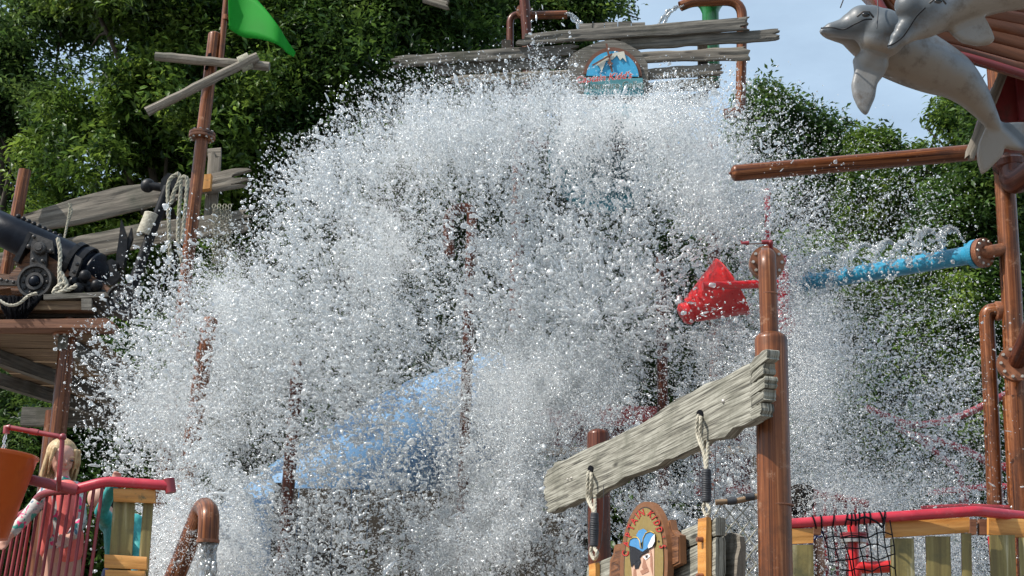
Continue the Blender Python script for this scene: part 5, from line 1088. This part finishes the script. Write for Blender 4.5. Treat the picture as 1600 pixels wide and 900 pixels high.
m.tube(catmull([rc_(1322) + Vector((0, -.03, .0)), rc_(1335) + Vector((0, -.035, -.01)), rc_(1350) + Vector((0, -.035, .005)), rc_(1368) + Vector((0, -.035, -.03)), rc_(1376) + Vector((0, -.035, -.06)), rc_(1381) + Vector((0, -.035, 0))]), 1.6 * uB, 5)
m.build('net_lacing', 'net', cn_, kind='stuff')
# red pipe with flange behind the net
rp_ = thing('red_feed_pipe', W(1334, 900, YB + .7), 'bright red pipe with steel-edged flange seen through the black net', 'pipe'); yr = YB + .55; ur = mpp(W(1334, 850, yr))
MB().tube(fillet([W(1332, 815, yr), W(1335, 893, yr), W(1335, 884, yr)], .001), [8.5 * ur] * 10, 18).build('upright', 'red2', rp_)
MB().tube(fillet([W(1336, 902, yr), W(1339, 887, yr), W(1420, 884, yr)], .02), 9.5 * ur, 18).build('branch', 'red2', rp_)
MB().lathe(W(1334, 841, yr), (0, 0, 1), [(8 * ur, .0), (21 * ur, .0), (21 * ur, .012), (20 * ur, .016), (21 * ur, .02), (21 * ur, .03), (8 * ur, .03)], 30).build('flange', 'red_dull', rp_)
MB().lathe(W(1334, 846, yr), (0, 0, 1), [(8 * ur, -.008), (20 * ur, -.008), (20 * ur, .012), (8 * ur, .012)], 12).build('steel_ring', 'steel', rp_)
MB().tube([W(1335, 893, yr), Vector((W(1335, 893, yr).x, yr, dz))], 9 * ur, 16).build('lower_pipe', 'red2', rp_)

# ================================================================== SHIP BOW AND DOLPHINS (upper right)
def dolphin_paint():
    m = bpy.data.materials.new('dolphin_fibreglass'); m.use_nodes = True; n = m.node_tree.nodes; L = m.node_tree.links; b = n['Principled BSDF']
    b.inputs['Roughness'].default_value = .45; b.inputs['Coat Weight'].default_value = .1
    at = n.new('ShaderNodeAttribute'); at.attribute_name = 'paint'; t = n.new('ShaderNodeTexCoord')
    n1 = n.new('ShaderNodeTexNoise'); n1.inputs['Scale'].default_value = 5; n1.inputs['Detail'].default_value = 6; L.new(t.outputs['Object'], n1.inputs['Vector'])
    ad = n.new('ShaderNodeMath'); ad.operation = 'MULTIPLY_ADD'; ad.inputs[1].default_value = .5; L.new(n1.outputs['Fac'], ad.inputs[0]); L.new(at.outputs['Fac'], ad.inputs[2])
    cr = n.new('ShaderNodeValToRGB'); e = cr.color_ramp.elements; e[0].position = .42; e[0].color = (.225, .185, .145, 1); e[1].position = 1.0; e[1].color = (.075, .085, .093, 1)
    x = e.new(.62); x.color = (.215, .21, .20, 1); x = e.new(.78); x.color = (.17, .185, .20, 1); L.new(ad.outputs[0], cr.inputs[0])
    n2 = n.new('ShaderNodeTexNoise'); n2.inputs['Scale'].default_value = 11; n2.inputs['Detail'].default_value = 9; n2.inputs['Roughness'].default_value = .78; L.new(t.outputs['Object'], n2.inputs['Vector'])
    n3_ = n.new('ShaderNodeTexNoise'); n3_.inputs['Scale'].default_value = 2.6; L.new(t.outputs['Object'], n3_.inputs['Vector'])
    mu = n.new('ShaderNodeMath'); mu.operation = 'MULTIPLY'; L.new(n2.outputs['Fac'], mu.inputs[0]); L.new(n3_.outputs['Fac'], mu.inputs[1])
    mr = n.new('ShaderNodeMapRange'); mr.inputs[1].default_value = .28; mr.inputs[2].default_value = .38; mr.inputs[4].default_value = .62; L.new(mu.outputs[0], mr.inputs[0])
    mx = n.new('ShaderNodeMix'); mx.data_type = 'RGBA'; L.new(mr.outputs[0], mx.inputs[0]); L.new(cr.outputs[0], mx.inputs[6]); mx.inputs[7].default_value = (.085, .055, .03, 1); L.new(mx.outputs[2], b.inputs['Base Color'])
    bp = n.new('ShaderNodeBump'); bp.inputs['Strength'].default_value = .25; bp.inputs['Distance'].default_value = .01; L.new(n2.outputs['Fac'], bp.inputs['Height']); L.new(bp.outputs[0], b.inputs['Normal']); return m
M['dolphin'] = dolphin_paint()
def dolphin(label, spine, extra, eye, mouth, Y0, Y1, fins, upx, group='dolphin figures on the ship bow'):
    """spine: (px, py, radius px); paint: dark on the back (upx = image direction of the back)"""
    n = len(spine); S = [W(x, y, Y0 + (Y1 - Y0) * i / (n - 1)) for i, (x, y, r_) in enumerate(spine)]; rad = [s[2] * mpp(p) for s, p in zip(spine, S)]
    t = thing('dolphin', S[n // 2], label, 'dolphin', group); prims = []
    Sc = catmull(S, 5); Rc = [v.x for v in catmull([Vector((r_, 0, 0)) for r_ in rad], 5)]
    tb_ = MB(); tb_.tube(Sc, Rc, 24); prims.append(('m', tb_)); prims.append(('e', Sc[0], (Rc[0],) * 3, None)); prims.append(('e', Sc[-1], (Rc[-1],) * 3, None))
    for x, y, r_, dy in extra: p = W(x, y, Y0 + dy); prims.append(('e', p, (r_ * mpp(p), r_ * mpp(p) * .9, r_ * mpp(p)), None))
    for pts, y, th in fins:
        f = MB(); f.slab([W(a, b, y) for a, b in pts], (0, -1, 0), th); prims.append(('m', f))
    u_ = (ROT @ Vector((upx[0], upx[1], 0))).normalized()
    def paint(co):
        k = min(range(0, len(Sc), 1), key=lambda i: (Sc[i] - co).length_squared); tg = (Sc[min(len(Sc) - 1, k + 1)] - Sc[max(0, k - 1)]).normalized(); uu = (u_ - tg * u_.dot(tg)).normalized()
        v = (co - Sc[k]).dot(uu) / max(.02, Rc[k]); hd = max(0, min(1, (34 - k) / 12)); v = v if v > -1.25 else -.35
        return .30 + .42 * max(-.8, min(1.1, v + .62 * hd))
    blob('body', prims, 'dolphin', t, .0075, 34, paint)
    for x, y, yy in eye:
        MB().ball(W(x, y, yy), 5.2 * mpp(W(x, y, yy)), 14, 9, (1.3, .7, .75)).build('eye', 'eye', t)
        MB().tube([W(x - 14, y + 3, yy - .0), W(x - 4, y - 5, yy - .025), W(x + 5, y - 4.5, yy - .025), W(x + 12, y + 4, yy)], 1.7 * mpp(W(x, y, yy)), 8).build('eyelid', 'bracket', t)
    for pts in mouth: MB().tube(catmull([W(x, y, yy) for x, y, yy in pts]), 1.3 * mpp(W(pts[0][0], pts[0][1], pts[0][2])), 8).build('mouth_line', 'black_iron', t)
    return t
dA = dolphin('whole grey and cream dolphin figure below the ship bow, its fin and tail in view',
    [(1285, 49, 6), (1294, 50, 11), (1308, 51, 15), (1322, 50, 21), (1338, 49, 33), (1362, 56, 43), (1392, 72, 48), (1424, 88, 47), (1458, 104, 43), (1490, 120, 36), (1516, 143, 27), (1534, 166, 20), (1548, 187, 14), (1558, 205, 10)],
    [(1347, 34, 27, -.02), (1360, 40, 33, 0), (1332, 40, 22, 0), (1320, 44, 17, 0), (1309, 45, 14, 0), (1299, 46, 12, 0), (1378, 52, 40, 0), (1358, 92, 19, .06), (1372, 100, 17, .06)], [(1353, 23, 7.93)], [[(1283, 44, 8.07), (1300, 43, 8.02), (1318, 46, 7.99), (1335, 38, 7.93), (1350, 31, 7.9), (1362, 30, 7.92)]], 8.1, 8.7,
    [([(1334, 88), (1337, 108), (1332, 128), (1334, 145), (1342, 163), (1350, 173), (1357, 177), (1361, 168), (1369, 150), (1371, 135), (1373, 127), (1385, 112), (1385, 80), (1350, 78)], 8.14, .06),
     ([(1546, 190), (1538, 205), (1531, 222), (1528, 240), (1531, 258), (1536, 271), (1546, 264), (1560, 250), (1569, 240), (1571, 228), (1584, 232), (1600, 233), (1622, 226), (1650, 212), (1640, 196), (1600, 189), (1570, 190), (1556, 186)], 8.66, .05)], (.35, 1))
dB = dolphin('upper grey dolphin figure crossing in front of the ship bow, short beak pointing down',
    [(1391, 73, 6), (1398, 68, 10), (1409, 60, 13), (1421, 50, 17), (1436, 38, 26), (1458, 22, 33), (1488, 4, 36), (1522, -8, 38), (1560, -16, 36), (1600, -20, 34), (1650, -25, 28), (1700, -22, 18)],
    [(1422, 10, 25, -.02), (1436, 14, 30, 0), (1450, 14, 33, 0), (1424, 32, 20, 0), (1412, 46, 15, 0), (1402, 59, 12, 0)], [(1466, 2, 7.18)], [[(1387, 72, 7.46), (1397, 68, 7.42), (1410, 58, 7.38), (1419, 46, 7.34), (1432, 26, 7.28), (1446, 12, 7.22)]], 7.5, 7.6,
    [([(1482, 40), (1492, 52), (1506, 63), (1530, 68), (1548, 66), (1557, 60), (1552, 46), (1545, 32), (1534, 15), (1500, 15)], 7.54, .055)], (-.5, 1))
# hull
hu = thing('ship_bow', W(1560, 60, 9), 'reddish wooden pirate ship bow with maroon trim behind the two dolphins', 'ship')
bc = [(1366, -20), (1374, 4), (1388, 26), (1404, 46), (1430, 64), (1465, 79), (1510, 89), (1555, 102), (1600, 116), (1690, 142)]
tcv = [(1376, -70), (1390, -66), (1410, -62), (1430, -58), (1455, -54), (1490, -50), (1530, -46), (1570, -42), (1620, -38), (1700, -30)]
ns_ = 8; YH = 9.0
for k in range(ns_):
    m = MB(); f0, f1 = k / ns_, (k + .93) / ns_
    lo = [W(a[0] + (b[0] - a[0]) * f0, a[1] + (b[1] - a[1]) * f0, YH + .05 * k * .3 + i * .0) for i, (a, b) in enumerate(zip(bc, tcv))]; hi_ = [W(a[0] + (b[0] - a[0]) * f1, a[1] + (b[1] - a[1]) * f1, YH - .03 + .05 * k * .3) for i, (a, b) in enumerate(zip(bc, tcv))]
    plank_surf(hi_, lo, (0, -1, 0), .03, k * 3.3, (0, 0), .004, 46, 4).build('hull_plank', 'hull', hu)
tpts = catmull([W(x, y, YH - .04) for x, y in bc], 5); MB().tube(tpts, 6.5 * mpp(tpts[0]), 10).build('maroon_trim', 'maroon', hu)
tp2 = [p + Vector((.05, 1.6, 1.25)) for p in tpts]; m = MB(); vs = [q for p, p2 in zip(tpts, tp2) for q in (p, p2)]; m.add(vs, [(2 * i, 2 * i + 1, 2 * i + 3, 2 * i + 2) for i in range(len(tpts) - 1)], [(i * .1, (i % 2) * 1.) for i in range(len(vs))]); ho = m.build('hull_bottom', 'hull', hu); q_ = ho.modifiers.new('t', 'SOLIDIFY'); q_.thickness = .04; q_.offset = 1
MB().tube([W(1640, 40, 9.6), Vector((W(1640, 40, 9.6).x + .1, 9.6, 0))], .12, 16).build('hull_support', 'pipe_red', hu)
# maroon locker, grey diagonal board, rigging
bx = thing('maroon_figure_box', W(1580, 160, 9.6), 'maroon faceted box under the ship bow beside the dolphin tail', 'box')
cs2(((1572, 108), (1650, 100), (1650, 200), (1590, 196), (1560, 188), (1553, 172)), 9.6, .5, 'box_body', 'maroon', bx)
cs2(((1588, 110), (1650, 112), (1650, 190), (1594, 186)), 9.56, .05, 'raised_panel', 'maroon', bx)
n_ = 6; plank_surf([W(1562 + (1508 - 1562) * t / n_, 110 + (243 - 110) * t / n_, 9.4) for t in range(n_ + 1)], [W(1577 + (1521 - 1577) * t / n_, 112 + (140) * t / n_, 9.4) for t in range(n_ + 1)], (0, -1, 0), .05, 3, (0, .06), .008, 30, 5, .004).build('diagonal_board', 'wood_grey', label='grey weathered board leaning diagonally behind the dolphin tail', cat='board')
MB().tube([W(1325, -20, 8.2), W(1313, 12, 8.2)], .004, 6).build('rigging_wire', 'tape', label='thin dark wire rising from behind the lower dolphin head', cat='wire')
m = MB(); m.tube([W(1371, -5, 7.98), W(1372, 20, 7.93), W(1370, 44, 7.92)], .004, 6); m.build('dangling_cord', 'tape', label='thin dark cord hanging across the cheek of the lower dolphin', cat='cord')

# ================================================================== THE WATER
def drop_mesh(kind, seed):
    r = random.Random(seed); bm = bmesh.new(); g_ = []
    if kind == 'blob':
        bmesh.ops.create_icosphere(bm, subdivisions=2, radius=.5)
        ph = [r.uniform(0, 6.28) for _ in range(6)]; sx, sy, sz = r.uniform(.7, 1.1), r.uniform(.7, 1.1), r.uniform(.8, 1.5)
        for v in bm.verts:
            c = v.co; k = 1 + .22 * math.sin(5 * c.x + ph[0]) * math.sin(5 * c.y + ph[1]) + .16 * math.sin(8 * c.z + ph[2] + 3 * c.x); v.co = Vector((c.x * k * sx + .12 * math.sin(3 * c.z + ph[3]), c.y * k * sy, c.z * k * sz))
    elif kind == 'ring':
        n1, n2 = 12, 6; ph = r.uniform(0, 6.28); arc_ = r.uniform(.6, 1.0); vs = []
        for i in range(n1):
            a = i / n1 * 6.283; rr_ = .36 + .08 * math.sin(2 * a + ph) + .05 * math.sin(3 * a); th_ = .11 + .07 * math.sin(a + ph) + .03 * math.sin(3 * a + 1)
            for j in range(n2):
                b = j / n2 * 6.283; vs.append(bm.verts.new(((rr_ + th_ * math.cos(b)) * math.cos(a), (rr_ + th_ * math.cos(b)) * math.sin(a) * .8, th_ * math.sin(b) + .08 * math.sin(2 * a))))
        for i in range(n1):
            for j in range(n2): bm.faces.new((vs[i * n2 + j], vs[((i + 1) % n1) * n2 + j], vs[((i + 1) % n1) * n2 + (j + 1) % n2], vs[i * n2 + (j + 1) % n2]))
    else:                                              # a bent thread with beads
        n1, n2 = 11, 6; ph = [r.uniform(0, 6.28) for _ in range(3)]; vs = []
        for i in range(n1):
            t = i / (n1 - 1); c = Vector((.42 * math.sin(t * 3.4 + ph[0]), .34 * math.cos(t * 2.8 + ph[1]), (t - .5) * .9)); th_ = (.035 + .085 * abs(math.sin(t * 6.5 + ph[2]))) * (.25 if i in (0, n1 - 1) else 1)
            for j in range(n2): b = j / n2 * 6.283; vs.append(bm.verts.new(c + Vector((math.cos(b), math.sin(b), 0)) * th_))
        for i in range(n1 - 1):
            for j in range(n2): bm.faces.new((vs[i * n2 + j], vs[(i + 1) * n2 + j], vs[(i + 1) * n2 + (j + 1) % n2], vs[i * n2 + (j + 1) % n2]))
        bm.faces.new(vs[:n2][::-1]); bm.faces.new(vs[-n2:])
    bmesh.ops.recalc_face_normals(bm, faces=bm.faces); me = bpy.data.meshes.new('drop'); bm.to_mesh(me); bm.free()
    me.polygons.foreach_set('use_smooth', [True] * len(me.polygons)); return me
DROPS = gn_scatter(proto_collection('drop', [drop_mesh(k, s) for s, k in enumerate(['blob', 'blob', 'blob', 'ring', 'thread', 'ring', 'thread', 'blob'])], M['water']))
def dot_group():
    g = bpy.data.node_groups.new('fine_drops', 'GeometryNodeTree'); g.interface.new_socket('Geometry', in_out='INPUT', socket_type='NodeSocketGeometry'); g.interface.new_socket('Geometry', in_out='OUTPUT', socket_type='NodeSocketGeometry')
    n = g.nodes; i = n.new('NodeGroupInput'); o = n.new('NodeGroupOutput'); L = g.links; mp_ = n.new('GeometryNodeMeshToPoints'); a = n.new('GeometryNodeInputNamedAttribute'); a.data_type = 'FLOAT'; a.inputs['Name'].default_value = 'size'
    sm_ = n.new('GeometryNodeSetMaterial'); sm_.inputs['Material'].default_value = M['mist']; L.new(i.outputs[0], mp_.inputs[0]); L.new(next(s for s in a.outputs if s.enabled), mp_.inputs['Radius']); L.new(mp_.outputs[0], sm_.inputs[0]); L.new(sm_.outputs[0], o.inputs[0]); return g
DOT = dot_group()
# share of the view the water covers, by height (rows every 50 px) and breadth
COV = {
 0: [(0, 0), (1600, 0)], 50: [(780, 0), (838, .10), (860, .03), (900, 0)], 80: [(640, .0), (700, .03), (815, .05), (838, .4), (862, .1), (900, .02), (1000, 0)],
 110: [(560, 0), (620, .10), (700, .20), (780, .25), (825, .55), (845, .75), (870, .45), (905, .12), (960, .04), (1020, .04), (1045, .18), (1070, .1), (1150, .08), (1250, 0)],
 130: [(520, 0), (600, .25), (700, .5), (760, .7), (840, .92), (890, .8), (908, .12), (1005, .1), (1030, .8), (1060, .75), (1100, .35), (1150, .3), (1220, .08), (1300, 0)],
 141: [(510, 0), (580, .25), (650, .6), (760, .85), (840, .95), (890, .9), (920, .4), (1000, .4), (1030, .85), (1060, .85), (1110, .5), (1200, .15), (1300, 0)],
 154: [(500, 0), (550, .15), (600, .5), (650, .8), (700, .96), (800, .985), (1000, .985), (1060, .97), (1100, .75), (1150, .5), (1200, .22), (1280, .08), (1350, 0)],
 200: [(470, 0), (520, .25), (560, .7), (600, .93), (700, .985), (900, .98), (1050, .98), (1120, .92), (1160, .6), (1220, .35), (1300, .12), (1400, 0)],
 250: [(400, 0), (440, .3), (490, .7), (550, .92), (600, .98), (740, .97), (840, .88), (930, .86), (1040, .93), (1120, .96), (1180, .75), (1240, .45), (1320, .3), (1420, .15), (1480, 0)],
 300: [(370, 0), (420, .45), (470, .82), (560, .92), (640, .95), (720, .86), (820, .76), (900, .80), (1000, .84), (1100, .92), (1180, .9), (1240, .62), (1320, .42), (1420, .3), (1480, .12), (1530, 0)],
 350: [(200, 0), (250, .03), (340, .12), (400, .45), (450, .82), (500, .86), (600, .93), (680, .8), (780, .72), (900, .76), (1000, .78), (1100, .84), (1180, .92), (1250, .7), (1320, .48), (1420, .4), (1480, .2), (1540, 0)],
 400: [(160, 0), (200, .05), (260, .2), (330, .35), (380, .7), (440, .86), (500, .82), (600, .92), (700, .84), (800, .76), (960, .82), (1060, .6), (1120, .45), (1170, .85), (1240, .85), (1320, .42), (1420, .26), (1500, .08), (1560, .03)],
 450: [(130, 0), (180, .12), (215, .3), (250, .5), (300, .62), (350, .9), (420, .93), (500, .84), (600, .9), (700, .76), (820, .82), (920, .72), (1000, .8), (1060, .6), (1120, .3), (1170, .6), (1230, .88), (1300, .68), (1380, .45), (1480, .2), (1560, .06)],
 500: [(110, 0), (150, .14), (210, .34), (260, .64), (300, .82), (360, .96), (420, .96), (500, .88), (600, .82), (700, .76), (800, .86), (920, .76), (1040, .75), (1090, .75), (1150, .7), (1230, .92), (1300, .78), (1400, .55), (1500, .35), (1560, .16), (1600, .04)],
 550: [(80, 0), (140, .3), (200, .5), (270, .78), (320, .86), (380, .94), (500, .9), (600, .78), (680, .72), (760, .82), (840, .95), (940, .9), (1060, .86), (1180, .86), (1240, .93), (1320, .8), (1420, .6), (1500, .42), (1560, .25), (1600, .05)],
 600: [(90, 0), (140, .35), (190, .72), (260, .85), (340, .84), (400, .88), (480, .86), (560, .76), (640, .5), (700, .75), (780, .92), (900, .95), (1000, .9), (1100, .88), (1240, .92), (1330, .84), (1420, .68), (1500, .55), (1560, .3), (1600, .05)],
 650: [(110, 0), (150, .4), (200, .85), (300, .88), (400, .9), (460, .8), (540, .66), (620, .5), (700, .72), (760, .93), (840, .9), (900, .72), (1000, .85), (1100, .82), (1250, .9), (1350, .86), (1450, .72), (1540, .55), (1600, .15)],
 700: [(100, 0), (140, .3), (200, .78), (300, .86), (380, .92), (450, .7), (560, .52), (640, .55), (720, .84), (800, .95), (860, .8), (960, .75), (1100, .8), (1250, .88), (1400, .8), (1500, .66), (1600, .2)],
 750: [(100, 0), (150, .25), (200, .5), (250, .78), (300, .92), (380, .92), (430, .78), (540, .62), (640, .68), (720, .82), (800, .95), (870, .85), (960, .8), (1100, .8), (1250, .86), (1400, .84), (1500, .75), (1600, .3)],
 800: [(110, 0), (170, .15), (240, .7), (290, .92), (360, .85), (420, .85), (470, .62), (560, .62), (650, .72), (740, .86), (830, .86), (920, .75), (1050, .86), (1200, .85), (1400, .85), (1600, .5)],
 850: [(120, 0), (200, .2), (250, .78), (300, .8), (350, .95), (400, .84), (460, .62), (560, .68), (660, .8), (760, .9), (830, .68), (920, .68), (1050, .8), (1200, .84), (1400, .85), (1600, .6)],
 900: [(130, 0), (210, .25), (260, .7), (340, .94), (400, .8), (500, .66), (600, .72), (720, .9), (820, .64), (920, .7), (1200, .82), (1600, .6)],
 960: [(130, 0), (210, .25), (260, .7), (340, .9), (1200, .8), (1600, .6)]}
ys = sorted(COV); gxx = np.arange(0, 1601, 8.); rows = np.array([np.interp(gxx, [p[0] for p in COV[y]], [p[1] for p in COV[y]]) for y in ys]); gyy = np.arange(0, 961, 8.)
CV = np.stack([np.interp(gyy, ys, rows[:, i]) for i in range(len(gxx))], 1); TAU = -np.log(1 - np.clip(CV, 0, .985))
def sample_water(n, w_extra=None):
    Wt = TAU * (w_extra if w_extra is not None else 1); p = Wt.ravel() / Wt.sum(); id_ = rng.choice(len(p), n, p=p); iy, ix = np.divmod(id_, len(gxx)); return gxx[ix] + rng.uniform(-4, 4, n), gyy[iy] + rng.uniform(-4, 4, n)
GX, GY = np.meshgrid(gxx, gyy)
TAU = TAU * (1 - .34 * np.exp(-((GX - 400) / 210) ** 2 - ((GY - 500) / 190) ** 2)) * (1 - .22 * np.exp(-((GX - 880) / 150) ** 2 - ((GY - 400) / 110) ** 2)) * (1 + .35 * np.exp(-((GX - 1470) / 110) ** 2 - ((GY - 700) / 110) ** 2))
SOFT = np.zeros_like(TAU)                              # where the falling water is finest and densest
for cx, cy, rx, ry, q in ((360, 500, 60, 90, 1.6), (330, 850, 60, 60, 2.2), (300, 640, 80, 60, .8), (840, 620, 110, 70, 1.6), (780, 780, 70, 90, 1.0), (1270, 560, 55, 130, 1.2), (680, 230, 110, 55, .55), (960, 190, 130, 45, .5), (1120, 300, 60, 60, .7), (1450, 880, 120, 50, 1.2), (1330, 770, 120, 40, 1.0), (740, 860, 70, 50, 1.1), (250, 860, 40, 60, 1.2), (990, 760, 60, 50, .5), (600, 390, 60, 80, .8), (1130, 640, 60, 60, .8)):
    SOFT += q * np.exp(-((GX - cx) / rx) ** 2 - ((GY - cy) / ry) ** 2)
def water_points(n, clump, s1=1.6, s2=4.2, we=None, over=2.0):
    """a real cloud of water about 4 m deep, torn by turbulence into falling curtains"""
    px, py = sample_water(int(n * over), we); k = len(px)
    dep = np.clip(rng.normal(0, 1.0, k), -1.9, 2.2); Y = 12.5 + dep * (.75 + .3 * (py / 900))
    wl = 1 / (1 + np.exp((px - 440) / 45)) / (1 + np.exp((700 - py) / 40)); Y = Y * (1 - wl) + (11.0 + dep * .7) * wl; wr = 1 / (1 + np.exp((1230 - px) / 25)); Y = Y * (1 - wr) + (12.4 + dep * .9) * wr
    near = (px > 1255) & (px < 1535) & (np.abs(py - (396 + (1530 - px) * .172)) < 22) & (rng.random(k) < .8); Y = np.where(near, np.maximum(Y, 11.2 + (1530 - px) * .0062), Y); Y = np.where(px < 420, np.maximum(Y, 9.3), Y)
    cone = (px > 1052) & (px < 1186) & (py > 405) & (py < 514) & (rng.random(k) < .65); Y = np.where(cone, np.maximum(Y, 12.35), Y)
    P = Wn(px, py, Y); Q = P * np.array([1, .4, .62]); Q2 = P * np.array([1, .16, .8]); dn = n3(Q, s1) * .32 + n3(Q2 + 11, s2) * .28 + n3(Q2 + 5, 10.5) * .40; a = np.clip((dn - .5) * clump * (1 - .5 * wr) + .42, .015 + .12 * wr, 1); keep = (rng.random(k) < a) & (P[:, 2] > .05); return P[keep][:n], px[keep][:n], py[keep][:n]
tau_area = TAU[TAU > 0].sum() * 64
# larger drops, threads and torn rings
N1 = 272000; P, px, py = water_points(N1, 8.5, 1.7, 4.6, over=2.6); k = len(P)
fine = np.clip(1 - np.abs(px - 880) / 420, 0, 1) * np.clip((330 - py) / 130, 0, 1); right = np.clip((px - 1150) / 150, 0, 1); leftz = np.clip((420 - px) / 160, 0, 1) * np.clip((600 - py) / 100, 0, 1)
dia = np.exp(rng.normal(math.log(2.6), .52, k)) * (1 - .42 * fine) * (1 - .36 * right) * (1 + .18 * leftz) * (1 + .32 * np.exp(-((px - 880) / 220) ** 2 - ((py - 400) / 150) ** 2)) * (1 + .22 * np.exp(-((px - 480) / 120) ** 2 - ((py - 400) / 150) ** 2)) * (1 - .3 * np.exp(-((px - 860) / 150) ** 2 - ((py - 620) / 80) ** 2)); dia = np.clip(dia, 1.3, 11.5) * (P[:, 1] / F)
scl = dia[:, None] * rng.uniform(.75, 1.3, (k, 3)); rot = rng.random((k, 3)) * 6.283; pick = rng.integers(0, 8, k)
lig = rng.random(k) < .22                              # drops still stretched out along the way they fly
ang = np.arctan2(px - 925, 480 - py) * .8; rot[lig] = np.stack([rng.normal(0, .25, k), ang + rng.normal(0, .3, k), np.zeros(k)], 1)[lig]; scl[lig] *= np.array([.6, .6, 2.1])
so_ = scatter('water_splash', P, rot, scl, pick, DROPS, M['water']); so_['kind'] = 'stuff'; so_['label'] = 'great dome of splashing water thrown down by the tipping bucket'
# fine spray
N2 = 680000; P, px, py = water_points(N2, 3.0, 1.6, 4., we=(.13 + SOFT)); k = len(P)
me = bpy.data.meshes.new('fine_spray'); me.vertices.add(k); me.vertices.foreach_set('co', P.astype(np.float32).ravel()); a = me.attributes.new('size', 'FLOAT', 'POINT'); a.data.foreach_set('value', (np.exp(rng.normal(math.log(.56), .32, k)) * P[:, 1] / F).astype(np.float32))
me.materials.append(M['mist']); fs_ = bpy.data.objects.new('fine_spray', me); COL.objects.link(fs_); fs_.modifiers.new('dots', 'NODES').node_group = DOT; fs_['kind'] = 'stuff'; fs_['label'] = 'fine white spray hanging inside and around the splash'

# jets and streams
def jet(name, label, p0, v0, dur, n, spread, size, par=None, cont=True):
    T = rng.random(n) ** .8 * dur; vel = np.array(v0) + rng.normal(0, spread, (n, 3)); P = np.array(p0) + vel * T[:, None] + np.array([0, 0, -4.9]) * (T ** 2)[:, None]; s = np.exp(rng.normal(math.log(size), .4, n))[:, None] * rng.uniform(.7, 1.5, (n, 3))
    o = scatter(name, P, rng.random((n, 3)) * 6.283, s, rng.integers(0, 8, n), DROPS, M['water']); o['label'] = label; o['category'] = 'water'; o['kind'] = 'stuff'; return o
jn = []
for k, p in enumerate(NOZ[:8]):
    jn.append((p, (-.62 - .04 * k + .12 * math.sin(k * 3), .05, 1.75 + .16 * math.sin(k * 2.2) - .03 * k)))
Pj = []; Sj = []
for p, v in jn:
    n = 330; T = rng.random(n) ** .8 * .42; vel = np.array(v) + rng.normal(0, .05, (n, 3)) * (.2 + T[:, None] * 5); Pj.append(np.array(p) + vel * T[:, None] + np.array([0, 0, -4.9]) * (T ** 2)[:, None]); Sj.append(np.exp(rng.normal(math.log(.016), .35, n)) * (.7 + T))
Pj = np.concatenate(Pj); Sj = np.concatenate(Sj)[:, None] * rng.uniform(.7, 1.5, (len(Pj), 3)); o = scatter('spray_jets', Pj, rng.random((len(Pj), 3)) * 6.283, Sj, rng.integers(0, 8, len(Pj)), DROPS, M['water']); o['kind'] = 'stuff'; o['label'] = 'row of thin water jets arching up from the blue pipe'
def stream(name, label, pts, w0, w1, Y, strands=7):
    m = MB(); C_ = catmull([W(x, y, Y) for x, y in pts], 5)
    for s_ in range(strands):
        ph = random.uniform(0, 6.28); off = random.uniform(-.8, .8); P_ = []
        for i, c in enumerate(C_): w_ = (w0 + (w1 - w0) * i / len(C_)); P_.append(c + Vector((off * w_ + .2 * w_ * math.sin(i * .9 + ph), .3 * w_ * math.cos(i + ph), .25 * w_ * math.sin(i * 1.4 + ph))))
        m.tube(P_, [(.35 + .25 * math.sin(i * 1.3 + ph)) * w0 * .8 for i in range(len(C_))], 7)
    return m.build(name, 'stream', label=label, cat='water')
stream('pouring_water', 'clear water pouring from the crooked copper spout at the top', [(1064, 10), (1052, 14), (1042, 24), (1034, 36), (1028, 52)], .05, .07, 20.55)
stream('pouring_water', 'clear water pouring from the straight copper spout left of the round board', [(886, 22), (893, 24), (901, 32), (908, 44), (913, 58)], .05, .07, 20.65)
stream('spout_outflow', 'sheet of water falling out of the bent bronze spout', [(325, 848), (325, 862), (324, 880), (323, 905), (322, 940)], .05, .075, 9.5, 9)
